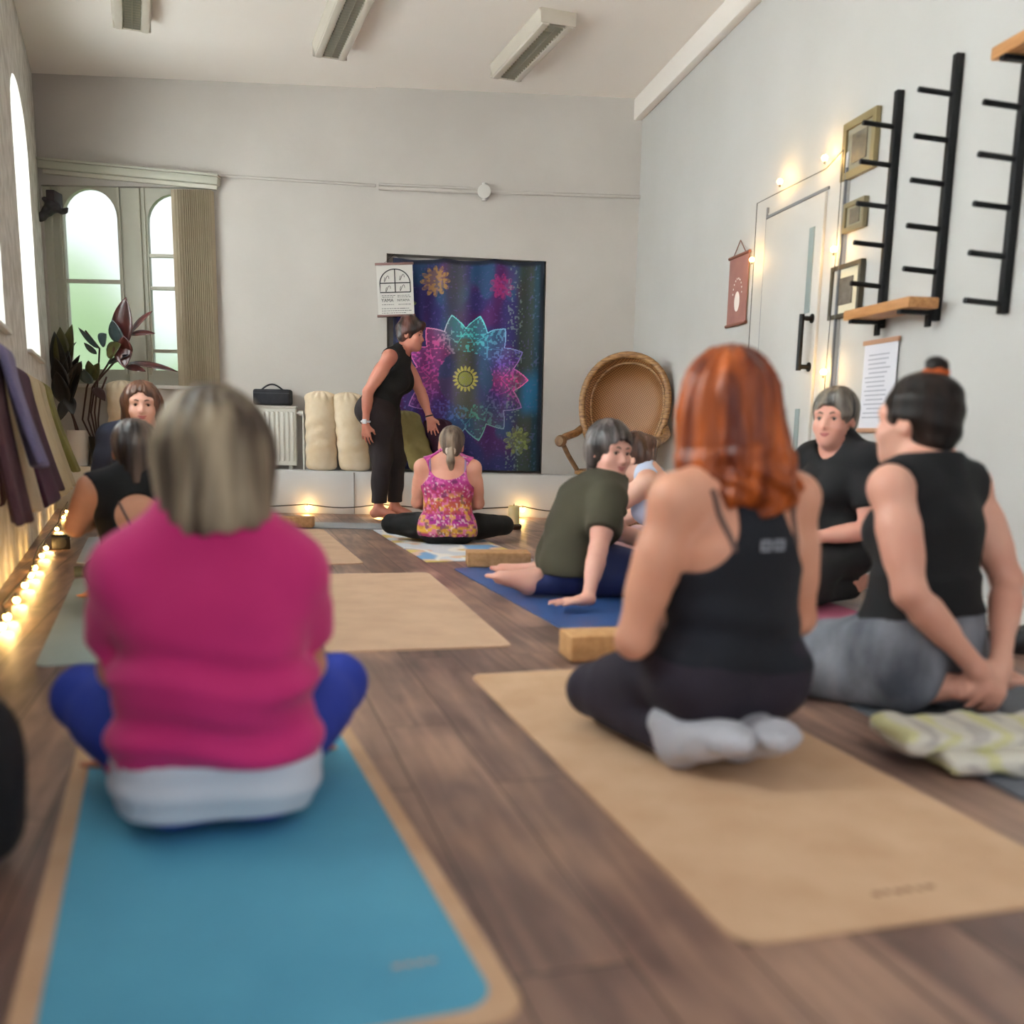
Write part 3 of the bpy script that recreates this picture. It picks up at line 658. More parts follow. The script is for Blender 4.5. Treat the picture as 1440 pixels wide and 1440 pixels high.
zt = .71+(612-508)/(F/8.1)
def oval(u,sc=1.):                    # u 0..1 around the fan back, opening at the seat
    a = -PI/2+2*PI*u; w_ = .34*sc; x = w_*math.cos(a)*(1-.10*math.sin(a)*-1); z = .92+(zt-.92)*sc*math.sin(a)*(1 if math.sin(a) > 0 else 1.15)
    return x, z
rows = []; b = MB()
for s_,dy in ((.06,.17),(.3,.165),(.55,.15),(.78,.11),(.9,.05),(1.,-.03)):
    rows.append([b.bm.verts.new((oval(i/48,s_)[0],.2+dy-.1+.12*(oval(i/48,s_)[1]-.5),oval(i/48,s_)[1])) for i in range(48)])
for A_,B_ in zip(rows,rows[1:]):
    for i in range(48): b.bm.faces.new((A_[i],A_[(i+1)%48],B_[(i+1)%48],B_[i]))
b.bm.faces.new(rows[0]); o = b.obj('backrest',WK,t); o.modifiers.new('s','SOLIDIFY').thickness = .012
b = MB(); b.tube([(oval(i/48)[0],.2-.13+.12*(oval(i/48)[1]-.5),oval(i/48)[1]) for i in range(49)],.026,10); b.obj('back_rim',CANE,t)
b = MB(); b.tube([(oval(i/48,.86)[0],.2-.05+.12*(oval(i/48,.86)[1]-.5),oval(i/48,.86)[1]) for i in range(49)],.012,8); b.obj('inner_hoop',CANE,t)
b = MB(); b.lathe([(.30,.40),(.31,.42),(.30,.45),(.02,.455)],n=28); b.obj('seat',WK,t)
b = MB(); b.lathe([(.30,.40),(.22,.30),(.17,.22),(.21,.1),(.30,.0)],n=28,cap=False); o = b.obj('base',WK,t); o.modifiers.new('s','SOLIDIFY').thickness = .015
for z,r_ in ((.42,.315),(.01,.3)):
    b = MB(); b.tube([(r_*math.cos(2*PI*i/28),r_*math.sin(2*PI*i/28),z+.005) for i in range(29)],.016,8); b.obj('ring',CANE,t)
for s_ in (-1,1):
    b = MB(); b.tube([(s_*.30,.18,.80),(s_*.36,.05,.72),(s_*.38,-.14,.69),(s_*.36,-.28,.665)],.03,10); b.obj('arm',CANE,t)
    b = MB(); b.ball((s_*.36,-.30,.66),(.045,.045,.045),14); b.tube([(s_*.36,-.285,.66),(s_*.36,-.34,.66)],.034,14); b.obj('arm_scroll',CANED,t)
    b = MB(); b.tube([(s_*.36,-.27,.65),(s_*.33,-.2,.55),(s_*.29,-.1,.44)],.018,8); b.obj('arm_post',CANED,t)

# plants in pots in the window corner
def pot(parent,r,h,m,name='pot'):
    b = MB(); b.lathe([(r*.72,0),(r*.9,h*.45),(r,h),(r*.9,h),(r*.86,h-.04),(.01,h-.04)],n=24); return b.obj(name,m,parent)
P = aty(113,655,8.62)
t = thing('potted_rubber_plant','dark glossy leaved plant in a white pot by the stone wall','plant',(P[0]+.0,8.62,YT+.001))
pot(t,.092,.30,mat('pot_white','d8d2cc',.5)); b = MB(); b.lathe([(.077,.258),(.001,.262)],n=20); b.obj('soil',mat('soil','2c221c',.9),t)
DLE = mat('dark_leaf','15171c',.3,'2a2420',4,spec=.6); DLO = mat('olive_leaf','5a5a2c',.35,'3c3a20',5); RLE = mat('red_leaf','5a241e',.35,'3a1a18',5,spec=.6); GLE = mat('slate_leaf','2c3a3c',.35,'4a5a5c',5); STM = mat('red_stem','3a1e1a',.5)
def leafobj(parent,x,y,Y,tx,ty,W,m,bend=.1,roll=0.,base=None):
    A = aty(x,y,Y); B = aty(tx,ty,Y-.08); o = V3(*parent.location); d = B-A; b = MB(); leaf(b,A-o,d,float(np.linalg.norm(d)),W,bend,(0,-1,.2),roll); ob = b.obj('leaf',m,parent); ob.modifiers.new('s','SOLIDIFY').thickness = .003; return ob
def stemobj(parent,pts,r=.009):
    o = V3(*parent.location); b = MB(); b.tube([aty(x,y,Y)-o for x,y,Y in pts],r,8); b.obj('stem',STM,parent)
for k in ((112,625,8.62),(118,628,8.62)): stemobj(t,[k,(104,590,8.55),(92,555,8.5),(84,520,8.45),(80,490,8.4)],.011)
for (x,y,tx,ty,W,m,ro) in ((92,545,76,462,.085,DLE,.3),(92,530,84,456,.07,DLO,-.2),(90,530,101,452,.07,DLO,.2),(93,555,77,500,.075,DLE,.1),(92,550,112,496,.06,DLE,.5),(95,545,115,505,.055,DLE,-.4),(93,570,79,520,.08,DLE,.2),(97,570,114,520,.06,DLE,.6),(95,560,84,590,.05,DLE,0),(95,556,103,582,.05,DLE,.4),(84,520,107,478,.05,GLE,.8),(90,545,96,490,.07,DLE,0)):
    leafobj(t,x,y,8.42,tx,ty,W,m,.05,ro)
P = aty(140,655,8.58)
t = thing('potted_stromanthe','tall red leaved plant with thin bare stems in a black pot by the window','plant',(P[0],8.58,YT+.001))
pot(t,.075,.25,mat('pot_black','141416',.5)); b = MB(); b.lathe([(.062,.208),(.001,.212)],n=20); b.obj('soil',mat('soil','2c221c',.9),t)
for pts in ([(140,640,8.58),(124,590,8.55),(130,545,8.5),(150,515,8.45),(170,480,8.4)],[(140,640,8.58),(128,580,8.55),(134,540,8.5),(160,510,8.45),(180,500,8.4)],[(140,640,8.58),(138,590,8.55),(142,550,8.5),(150,530,8.45)],[(140,640,8.58),(116,590,8.55),(122,545,8.5),(128,530,8.45)],[(140,640,8.58),(133,580,8.5),(138,530,8.4),(140,490,8.4),(120,465,8.4)]): stemobj(t,pts,.008)
for (x,y,tx,ty,W,m,ro) in ((172,490,177,413,.10,RLE,.2),(170,485,158,447,.07,GLE,.4),(182,470,214,434,.05,RLE,.7),(182,470,218,466,.035,RLE,.6),(172,478,175,515,.08,RLE,.1),(180,500,174,470,.07,RLE,.2),(150,500,170,482,.07,DLO,.3),(180,510,250,518,.05,RLE,.9),(176,515,205,520,.035,RLE,.5),(133,530,124,505,.05,DLO,.2),(132,535,140,508,.05,DLO,.2),(126,540,118,518,.06,GLE,.2),(138,490,110,458,.03,GLE,.6),(142,485,150,468,.06,GLE,.2),(136,498,118,480,.03,GLE,.5),(150,512,182,496,.03,DLE,.5),(132,545,148,562,.045,STM,.6)):
    leafobj(t,x,y,8.40,tx,ty,W,m,.06,ro)
# dark ornament on the window casing
P = aty(75,292,8.6)
t = thing('hanging_ornament','dark twiggy ornament on a small block beside the arched window top','ornament',pos(P))
b = MB(); b.box((0,.03,.07),(.07,.16,.12),bev=.008); b.obj('block',mat('ornament_block','3a3034',.7),t)
f = U([ell((0,-.02,.0),(.07,.05,.05)),cone((0,-.02,0),(-.10,-.03,-.09),.045,.03),cone((0,-.02,.0),(.11,-.03,-.04),.03,.018),cone((.1,-.03,-.04),(.13,-.03,-.01),.018,.01),cone((-.02,-.02,.02),(-.05,-.03,.06),.03,.02)],.02)
sdf_mesh('figure',disp(f,lambda p:.007*np.sin(p[:,0]*70)*np.sin(p[:,2]*80)),(-.2,-.12,-.18),(.2,.08,.14),.008,mat('ornament_dark','2a262c',.6,'4a464c',14),t)

# candle on the floor at the plinth end
P = fl(722,744)
t = thing('candle','cream pillar candle on a dark wooden base near the plinth end','candle',(P[0],P[1],0))
b = MB(); b.lathe([(.055,0),(.062,.012),(.062,.03),(.05,.04)],n=20); b.obj('base',mat('candle_base','3a2418',.5),t)
b = MB(); b.lathe([(.042,.04),(.042,.17),(.036,.176),(.01,.168)],n=20); b.obj('wax',mat('candle_wax','d8c090',.5,sss=.2),t)
b = MB(); b.tube([(0,0,.168),(.002,0,.19)],.003,6); b.obj('wick',mat('wick','2a2420',.8),t)

# ------------------------------------------------------------------ blankets over a rail on the stone wall
RAILZ = .905; RO = .085
def lpt(Y,o=0.): return V3(lx(Y),Y,0)+NL*o
t = thing('wall_rail','long pale wooden rail on brackets holding the folded blankets','rail',(0,0,0))
A,B = lpt(2.9,RO),lpt(6.75,RO)
b = MB(); b.tube([A+V3(0,0,RAILZ),B+V3(0,0,RAILZ)],.02,12); b.obj('bar',mat('rail_wood','b59a78',.5),t)
for k in (.03,.5,.97):
    Q = A+(B-A)*k; b = MB(); b.tube([Q+V3(0,0,RAILZ),Q-NL*RO+V3(0,0,RAILZ-.03)],.012,8); b.obj('bracket',mat('bracket_grey','8a8680',.5,metal=.5),t)
def blanket(Y0,Y1,zb,c,c2,lab,fl_=.10,seed=0,hw=.024,top=RAILZ+.028):
    rn = np.random.RandomState(seed); Yc = (Y0+Y1)/2; O = lpt(Yc,RO); wd = (Y1-Y0)/abs(DL[1])
    h = top-zb; n_u = 26; prof = []                     # section across the rail: front fall, over, back fall
    for k in range(15): s_ = k/14; prof.append((-hw-fl_*(1-s_)**1.25, zb+(h-.03)*s_))
    for k in range(1,8): a_ = PI*k/8; prof.append((-hw*math.cos(a_), top-.028+.03*math.sin(a_)))
    for k in range(15): s_ = k/14; prof.append((min(hw,.03)+.006*s_**1.2, top-.03-(h*.93)*s_))
    b = MB(); rows = []
    for i in range(n_u+1):
        u = i/n_u; e = 1+.0*u; row = []
        for j,(y,z) in enumerate(prof):
            fz = max(0,(top-z)/h); x = (u-.5)*wd*(.86+.16*fz)
            y2 = y-.016*fz*math.sin(u*PI*3+seed)*(1 if y < 0 else -.5); row.append(b.bm.verts.new((x,y2,z+.012*math.sin(u*5+seed)*fz)))
        rows.append(row)
    for A_,B_ in zip(rows,rows[1:]):
        for j in range(len(prof)-1): b.bm.faces.new((A_[j],B_[j],B_[j+1],A_[j+1]))
    o = b.obj('folded_blanket',mat('blanket_'+c,c,.95,c2,6,bump=.4,bscale=80),None,True,(O[0],O[1],0),RZL)
    sd = o.modifiers.new('s','SOLIDIFY'); sd.thickness = .028; sd.offset = 1; bv = o.modifiers.new('b','BEVEL'); bv.width = .008; bv.segments = 2
    return tag(o,lab,'blanket','folded blankets on the rail')
blanket(3.12,3.62,.37,'43222f','5a3a40','dark mauve folded blanket hanging at the near end of the rail',.06,1)
blanket(3.40,3.74,.56,'6a6484','7a7494','lilac folded blanket draped high over the mauve one',.085,2,hw=.055,top=RAILZ+.066)
blanket(3.76,3.92,.38,'b5a58c','c0b29a','thin pale cream folded blanket between lilac and plum blankets',.07,3)
blanket(3.96,4.80,.38,'321528','451f38','wide plum purple folded blanket flaring at its foot',.11,4)
blanket(4.86,5.34,.36,'b8a684','c4b494','cream beige folded blanket beside the plum one',.12,5)
blanket(5.38,5.78,.36,'a8977a','b8a88a','tan folded blanket between cream and olive blankets',.12,6)
blanket(5.84,6.46,.42,'6f6a34','857f46','olive green folded blanket at the far end of the rail',.13,7)

# ------------------------------------------------------------------ mats, blocks, small things on the floor
CORK = mat('cork','cfab8a',.75,'c39d7b',6,bump=.1,bscale=200); CORKP = mat('cork_pale','c9a78b',.75,'bd9b80',6)
def ymat(nl,ang,w,l,m,lab,th=.005,r=.04,top=None,inset=.0,group='yoga mats'):
    a = math.radians(ang); t = thing('yoga_mat',lab,'yoga mat',(nl[0],nl[1],.0005),a,group)
    b = MB(); b.plate(rrect(w,l,r),[],th,Matrix.Rotation(-PI/2,4,"X")@Matrix.Scale(-1,4,(0,1,0))); b.obj('base_layer',m,t,False)
    if top:
        b = MB(); b.plate(rrect(w-2*inset,l-2*inset,r,inset,inset),[],.002,Matrix.Translation((0,0,th))@Matrix.Rotation(-PI/2,4,"X")@Matrix.Scale(-1,4,(0,1,0))); b.obj('top_layer',top,t,False)
    return t
BLUE = mat('mat_blue','4b98b8',.75,'58a8c6',2.2)
t = ymat((-.535,.905),19.6,.605,1.98,CORK,'sky blue yoga mat with cork rim under the woman in the pink shirt',.005,.05,BLUE,.033)
b = MB(); 
for i,wd in enumerate((.012,.010,.012,.009)): b.box((.47+i*.016,.155,.0078),(wd,.008,.0006))
b.obj('printed_mark',mat('mark_orange','c7a287',.8),t,False)
t = ymat((.33,1.285),16.2,.665,1.62,CORK,'plain cork yoga mat under the red haired woman',.005,.05)
b = MB()
for i,wd in enumerate((.014,.010,.014,.012,.010,.014)): b.box((.29+i*.02,.09+.002*(i%2),.0058),(wd,.012,.0006))
b.obj('printed_mark',mat('mark_brown','8a6a50',.8),t,False)
ymat((-.595,3.10),14.2,.62,1.78,CORKP,'empty pale cork yoga mat in the middle of the floor')
ymat((-1.374,5.10),17.5,.60,1.9,CORKP,'empty pale cork yoga mat ending at the far small block')
FLO = mat('mat_pattern','attr',.7)
t = thing('yoga_mat','pastel patterned yoga mat under the woman in the floral top','yoga mat',(-.478,5.40,.0005),math.radians(17.3),'yoga mats')
nu,nv = 50,140; uu,vv = np.meshgrid(np.linspace(0,.62,nu),np.linspace(0,1.8,nv),indexing='ij')
g1 = vn(uu*6,vv*4,21); g2 = vn(uu*9+3,vv*6,22); C = np.zeros((nu,nv,3))+np.array(lin('cfd3da')[:3]); C = mixc(C,'6f9cc8',ss(.5,.6,g1)); C = mixc(C,'e0b89a',ss(.55,.65,g2)*.9); C = mixc(C,'e8e4de',ss(.05,.02,np.abs(g1-.5))); C = mixc(C,'d8c070',ss(.7,.8,g2))
me = bpy.data.meshes.new('base_layer'); bmm = bmesh.new(); gv = [[bmm.verts.new((uu[i,j],vv[i,j],.005)) for j in range(nv)] for i in range(nu)]
for i in range(nu-1):
    for j in range(nv-1): bmm.faces.new((gv[i][j],gv[i+1][j],gv[i+1][j+1],gv[i][j+1]))
bmm.to_mesh(me); bmm.free(); at = me.color_attributes.new('Col','FLOAT_COLOR','POINT'); cc = np.ones((nu*nv,4),np.float32); cc[:,:3] = C.reshape(-1,3); at.data.foreach_set('color',cc.ravel())
o = link('base_layer',me,FLO,t); sd = o.modifiers.new('s','SOLIDIFY'); sd.thickness = .005; sd.offset = -1
ymat((.21,3.49),17.5,.66,1.75,mat('mat_navy','2f4f86',.4,'3a5c98',2.5,spec=.5),'deep blue yoga mat under the woman in the olive shirt')
ymat((.90,3.62),12,.62,1.75,mat('mat_rose','a04c66',.7,'ae5872',3),'rose pink yoga mat under the woman in the black T-shirt')
ymat((1.10,1.50),9.5,.62,1.45,mat('mat_charcoal','4c5058',.75,'6a6f78',2.4),'charcoal grey yoga mat under the woman with her hands behind her')
t = ymat((-1.41,2.84),20.3,.62,1.82,mat('mat_sage','98a8a4',.5,'a6b4b0',2,spec=.5),'empty pale sage yoga mat beside the fairy lights')
b = MB(); n = 40; pts = [(.02+.004*k/n,1.80,0) for k in range(2)]
rr = [(.03-.018*k/n) for k in range(n+1)]
for k in range(n): 
    a0_,a1_ = 4*PI*k/n,4*PI*(k+1)/n
    q = [(0,1.82+rr[k]*math.cos(a0_),.034+rr[k]*math.sin(a0_)),(.62,1.82+rr[k]*math.cos(a0_),.034+rr[k]*math.sin(a0_)),(.62,1.82+rr[k+1]*math.cos(a1_),.034+rr[k+1]*math.sin(a1_)),(0,1.82+rr[k+1]*math.cos(a1_),.034+rr[k+1]*math.sin(a1_))]
    b.bm.faces.new([b.bm.verts.new(v) for v in q])
bmesh.ops.remove_doubles(b.bm,verts=b.bm.verts[:],dist=1e-4); o = b.obj('rolled_end',mat('mat_roll','4c5556',.7),t); o.modifiers.new('s','SOLIDIFY').thickness = .004
ymat((-2.27,5.08),20.4,.62,1.3,mat('mat_ice','a8b4bc',.5,'b4bfc6',2,spec=.5),'ice blue yoga mat under the woman in navy')
P = fl(352,741); Q = fl(566,741)
ymat((P[0],P[1]),-1,Q[0]-P[0],.42,mat('mat_grey','868a8e',.6,'94989c',2),'grey mat lying crosswise under the standing instructor',.006,.03)
def block(P,rz,d,lab,m=None):
    b = MB(); b.box((0,0,d[2]/2),d,bev=.008,seg=3); o = b.obj('yoga_block',m or mat('cork_block','bb8d62',.8,'a87c50',40,bump=.15,bscale=150),None,True,(P[0],P[1],.006),math.radians(rz)); return tag(o,lab,'yoga block','cork yoga blocks')
block(fl(418,742),4,(.24,.13,.075),'cork yoga block standing alone at the head of the far empty mat')
P = fl(700,797); block((P[0],P[1]),6,(.34,.16,.08),'cork yoga block by the bare feet of the woman in olive')
P = fl(848,926); block((P[0],P[1]),14,(.26,.14,.085),'cork yoga block at the elbow of the red haired woman',mat('cork_block_pale','cf9f6c',.8,'c08f5c',40,bump=.15,bscale=150))
P = fl(1106,936); block((P[0],P[1]),10,(.12,.2,.10),'cork yoga block between the red haired woman and the grey trousers',mat('cork_block_pale','cf9f6c',.8,'c08f5c',40))
# small black box among the lights
P = fl(86,772); t = thing('small_black_box','small black speaker box on the floor among the fairy lights','box',(P[0],P[1],0),math.radians(25))
b = MB(); b.box((0,0,.04),(.10,.09,.078),bev=.008); b.obj('case',mat('box_black','1c1512',.5),t); b = MB(); b.lathe([(.032,.0),(.032,.003),(.01,.004)],n=16); b.move(Matrix.Translation((0,-.045,.04))@Matrix.Rotation(PI/2,4,'X')); b.obj('grille',mat('grille_dark','2c2826',.4),t)
# black bag at the near edge
P = fl(-70,1245)
f = U([ell((0,0,.13),(.15,.13,.14)),ell((.02,.05,.20),(.10,.1,.10)),ell((-.02,0,.1),(.13,.15,.10))],.06)
f = cut(disp(f,lambda p:.008*np.sin(p[:,0]*31+p[:,2]*12)*np.sin(p[:,2]*27+p[:,1]*14)),half((0,0,0),(0,0,-1)))
t = thing('black_holdall','slumped black fabric bag at the very edge by the blue mat','bag',(P[0]-.05,P[1]+.03,0))
sdf_mesh('bag_body',f,(-.3,-.25,-.02),(.3,.28,.5),.011,mat('holdall_black','0c0c0e',.9),t)
b = MB(); b.tube([(.0,-.1,.22),(.03,-.12,.28),(.05,0,.31),(.04,.1,.26)],.012,8); b.obj('strap',mat('holdall_black','0c0c0e',.9),t)
# black shoe by the far wall skirting
P = fl(1428,918); f = U([cone((0,0,.035),(.02,.14,.03),.036,.034),cone((0,0,.05),(0,-.03,.075),.036,.03)],.03)
t = thing('black_shoe','black slip-on shoe against the white skirting','shoe',(P[0]+.0,P[1],0),math.radians(60))
sdf_mesh('upper',cut(f,half((0,0,.006),(0,0,-1))),(-.08,-.1,-.01),(.1,.25,.13),.006,mat('shoe_black','131316',.5),t)
b = MB(); b.plate([(.036*math.cos(k),.06+.11*math.sin(k)) for k in np.linspace(0,2*PI,24)[:-1]],[],.01,Matrix.Translation((.008,0,.0))@Matrix.Rotation(-PI/2,4,"X")@Matrix.Scale(-1,4,(0,1,0))); b.obj('sole',mat('sole_black','1c1c1e',.8),t)
# striped folded blanket
P = fl(1400,1088)
t = thing('striped_blanket','folded cream blanket with yellow and grey stripes behind the kneeling woman','blanket',(P[0]+.09,P[1]+.08,.0095),math.radians(6))
def stripecol(P_):
    s_ = np.abs(P_[:,0]*1.0); base_ = np.tile(np.array(lin('cfcabd')[:3]),(len(P_),1)); k = np.modf(np.abs(P_[:,0]+1)*9+.3*np.sin(P_[:,2]*60))[0]; y_ = (k < .28)[:,None]; g_ = ((k > .55) & (k < .8))[:,None]
    v_ = (np.sin(P_[:,2]*120) > .1)[:,None]
    base_ = np.where(y_,np.array(lin('c6c45a')[:3])*.5+base_*.5,base_); base_ = np.where(g_ & v_,np.array(lin('8f868c')[:3])*.45+base_*.55,base_); return base_
SB = mat('striped_wool','attr',.95,bump=.5,bscale=90)
for i,(z,x0_,dy) in enumerate(((.020,-.22,-.03),(.050,-.30,.03))):
    f = rbox(((x0_+.46)/2,dy+.01,z),((.46-x0_)/2,.10,.021),.018)
    sdf_mesh('fold',disp(f,lambda p,i=i:.004*np.sin(p[:,0]*34+i)+.003*np.sin(p[:,0]*71+p[:,1]*30)),(-.45,-.2,-.02),(.5,.25,.16),.008,SB,t,stripecol)
# ------------------------------------------------------------------ people
def nz(v): v = np.asarray(v,float); return v/np.linalg.norm(v)
def frame3(f, u):
    f = nz(f); r = nz(np.cross(f,u)); return np.stack([r,f,np.cross(r,f)])
def cross_pose(kx=.36,ky=.25,kz=.15):
    J = dict(pel=(0,0,.115),wst=(0,-.015,.25),chs=(0,-.005,.385),nek=(0,.005,.535),hc=(0,.035,.66),hf=(0,1,0),hu=(0,0,1))
    for s,n in ((-1,'L'),(1,'R')):
        J['sh'+n]=(s*.165,0,.495); J['el'+n]=(s*.225,.05,.27); J['wr'+n]=(s*.23,.27,.22); J['hip'+n]=(s*.09,.02,.105)
        J['kn'+n]=(s*kx,ky,kz); J['an'+n]=(-s*.10,ky+.06,.06); J['hd'+n]=(s*.1,1,-.3); J['hn'+n]=(0,-.3,-1); J['ft'+n]=(-s*.9,.4,-.1); J['fd'+n]=(0,-.2,-1)
    return J
def kneel_pose(pz=.21,sp=.12):
    J = dict(pel=(0,0,pz),wst=(0,-.01,pz+.14),chs=(0,0,pz+.28),nek=(0,.01,pz+.425),hc=(0,.04,pz+.555),hf=(0,1,0),hu=(0,0,1))
    for s,n in ((-1,'L'),(1,'R')):
        J['sh'+n]=(s*.168,0,pz+.385); J['el'+n]=(s*.235,.0,pz+.11); J['wr'+n]=(s*.17,.2,pz+.04); J['hip'+n]=(s*.09,.02,pz-.01)
        J['kn'+n]=(s*sp,.40,.075); J['an'+n]=(s*.07,-.04,.06); J['hd'+n]=(-s*.2,1,-.2); J['hn'+n]=(0,-.2,-1); J['ft'+n]=(-s*.25,-1,-.10); J['fd'+n]=(0,-.1,1)
    return J
def hand(w, d, n, side, curl=.35, sp=.18, sc=1.):
    """palm plus five bent fingers; d finger direction, n palm normal, side = vector pointing to the thumb"""
    w = np.asarray(w,float); d = nz(d); n = nz(np.asarray(n,float)-np.dot(n,d)*d); t = np.cross(d,n); t = t*(1 if np.dot(t,side) > 0 else -1); P = []; pk = []
    kn = []
    for i,(x,l) in enumerate(((.030,.080),(.010,.085),(-.011,.080),(-.030,.071))):
        k = w+(d*l+t*x)*sc; kn.append(k); pk.append(cone(w+t*x*.5*sc+d*.012*sc,k,.0135*sc,.0115*sc))
    pk.append(cone(w-d*.01*sc,w+d*.04*sc,.023*sc,.02*sc,t,1.3))
    tb = w+(d*.02+t*.026+n*.006)*sc; t1 = tb+(nz(d*.75+t*.75+n*.25))*.042*sc; t2 = t1+nz(d*.95+t*.25+n*.35)*.032*sc
    palm = U(pk+[cone(w+d*.01*sc,t1,.018*sc,.0125*sc)],.014)
    fs = [U([cone(tb,t1,.0135*sc,.0115*sc),cone(t1,t2,.0112*sc,.0085*sc)],.004)]
    for i,L_ in enumerate((.072,.080,.073,.058)):
        p = kn[i]; dd = nz(d+t*(sp*(1.2-i*.8))); c = curl*(1+.12*i); seg = []
        for j,fr in enumerate((.44,.31,.25)):
            a_ = c*(j*.8+.5); v = nz(dd*math.cos(a_)+n*math.sin(a_)); q = p+v*L_*fr*sc; r0 = (.0098-.0009*j)*sc; seg.append(cone(p,q,r0,r0-.0009*sc)); p = q
        fs.append(U(seg,.003))
    def f(p):
        e = palm(p); x = fs[0](p)
        for g in fs[1:]: x = np.minimum(x,g(p))
        return smin(e,x,.007)
    return f
def foot(a, f, dn, sc=1.):
    """heel, arch, ball and five toes; f toe direction, dn sole direction"""
    a = np.asarray(a,float); f = nz(f); dn = nz(np.asarray(dn,float)-np.dot(dn,f)*f); s = np.cross(f,dn); P = []
    heel = a-f*.035*sc+dn*.04*sc; ball_ = a+f*.125*sc+dn*.045*sc
    P += [cone(a,heel,.036*sc,.032*sc),cone(heel,ball_,.03*sc,.024*sc,s,1.35),cone(a,ball_-dn*.006*sc,.036*sc,.022*sc,s,1.4)]
    body = U(P,.025); toes = []
    for i in range(5):
        b = ball_+s*(.034-.017*i)*sc+f*.008*sc; toes.append(cone(b,b+f*(.042-.006*abs(i-0))*sc+dn*.004*sc,(.0125-.0009*i)*sc,(.0105-.0009*i)*sc))
    tt = U(toes,.003); return lambda p: smin(body(p),tt(p),.010)
class Person:
    def __init__(s, label, J, loc, h, skin, g=1., sc=1., res=.008, hs=1., face=False, hands=True, feet=True, bust=1., ears=True, curl=(.35,.35), arm=1., leg=1., wg=1.):
        s.J = J = {k: np.asarray(v,float) for k,v in J.items()}; s.res = res; s.g = g
        lp = nz(J['hipR']-J['hipL']); ls = nz(J['shR']-J['shL']); up = nz(J['nek']-J['chs']); fw = np.cross(up,ls); s.fw = fw; s.ls = ls; s.up = up
        Uc = J['chs']+.6*(J['nek']-J['chs']); T = [cone(J['pel'],J['wst'],.112*g,.094*g*wg,lp,1.38),cone(J['wst'],J['chs'],.094*g*wg,.102*g*(.5+.5*wg),ls,1.36),cone(J['chs'],Uc,.102*g,.075*g,ls,1.5)]
        T += [cone(J['shL'],J['shR'],.048,.048),cone(J['nek']+up*.03,J['shL'],.048,.042),cone(J['nek']+up*.03,J['shR'],.048,.042)]
        fp = np.cross(nz(J['wst']-J['pel']),lp)
        BT = [ball(J['hip'+n]-fp*.04*g+V3(0,0,-.005),.098*g) for n in 'LR']
        BU = [ell(J['chs']+fw*.085*g+ls*k*.072-up*.01,(.07*bust,.065*bust,.07*bust)) for k in (-1,1)]
        s.torso = U(T+BT+BU,.05); s.pelvis = U([T[0]]+BT,.05)
        s.arm = {}; s.fore = {}; s.leg = {}; s.shin = {}; s.hand = {}; s.foot = {}
        for n in 'LR':
            s.arm[n] = U([cone(J['sh'+n],J['el'+n],.051*arm,.040*arm),cone(J['sh'+n]*.6+J['el'+n]*.4,J['el'+n]*.65+J['sh'+n]*.35,.048*arm,.042*arm)],.03)
            e = J['el'+n]; w = J['wr'+n]; s.fore[n] = U([cone(e,w,.038*arm,.026),cone(e*.75+w*.25,e*.5+w*.5,.041*arm,.034*arm)],.02)
            k = J['kn'+n]; a = J['an'+n]; hp = J['hip'+n]
            s.leg[n] = U([cone(hp,k,.088*leg*g,.056*leg),cone(hp*.6+k*.4,k*.7+hp*.3,.078*leg*g,.064*leg)],.03); s.shin[n] = U([cone(k,a,.053*leg,.036),cone(k*.75+a*.25,k*.45+a*.55,.055*leg,.045*leg)],.02)
            if hands: s.hand[n] = hand(w+nz(w-e)*.012,J['hd'+n],J['hn'+n],J.get('tb'+n,V3(1 if n=='L' else -1,0,.3)),curl[0 if n=='L' else 1],sc=1.)
            if feet: s.foot[n] = foot(a,J['ft'+n],J['fd'+n])
        H = s.H = frame3(J['hf'],J['hu']); hc = s.hc = J['hc']; s.hs = hs
        w_ = s.w_ = lambda x,y,z: hc+(H[0]*x+H[1]*y+H[2]*z)*hs
        hd = [ell(hc+H[2]*.012*hs-H[1]*.008*hs,V3(.075,.094,.090)*hs,H), ell(w_(0,.028,-.055),V3(.058,.066,.078)*hs,H), ball(w_(0,.068,-.108),.024*hs), ell(w_(0,.045,-.085),V3(.046,.045,.04)*hs,H)]
        head = U(hd,.035)
        head = U([head,cone(w_(-.045,.070,.012),w_(.045,.070,.012),.016*hs,.016*hs),ball(w_(-.040,.066,-.045),.026*hs),ball(w_(.040,.066,-.045),.026*hs)],.025)
        for k in (-1,1): head = ssub(head,ell(w_(k*.031,.100,-.012),V3(.017,.014,.011)*hs,H),.014)
        nose = U([cone(w_(0,.088,-.008),w_(0,.108,-.044),.0085*hs,.012*hs),ball(w_(-.011,.097,-.048),.0085*hs),ball(w_(.011,.097,-.048),.0085*hs)],.012)
        head = U([head,nose],.012)
        mouth = U([ell(w_(0,.091,-.072),V3(.022,.010,.0055)*hs,H),ell(w_(0,.089,-.081),V3(.019,.010,.006)*hs,H)],.006)
        head = U([head,mouth],.008)
        if ears:
            for k in (-1,1):
                er = ell(w_(k*.079,-.006,-.022),V3(.010,.021,.032)*hs,H); er = ssub(er,ell(w_(k*.089,-.002,-.020),V3(.008,.012,.020)*hs,H),.006); head = U([head,er],.008)
        s.skull = U(hd[:1],.01); s.head = head
        s.neck = cone(J['nek']-up*.02,w_(0,-.018,-.085),.054,.050)
        limbs = [U([s.arm[n],s.fore[n]]+([s.hand[n]] if hands else []),.016) for n in 'LR']; legs = [U([s.leg[n],s.shin[n]]+([s.foot[n]] if feet else []),.02) for n in 'LR']
        body = U([s.torso,s.neck],.04); body = U([body]+limbs,.022); body = U([body,s.head],.02); body = U([body]+legs,.02)
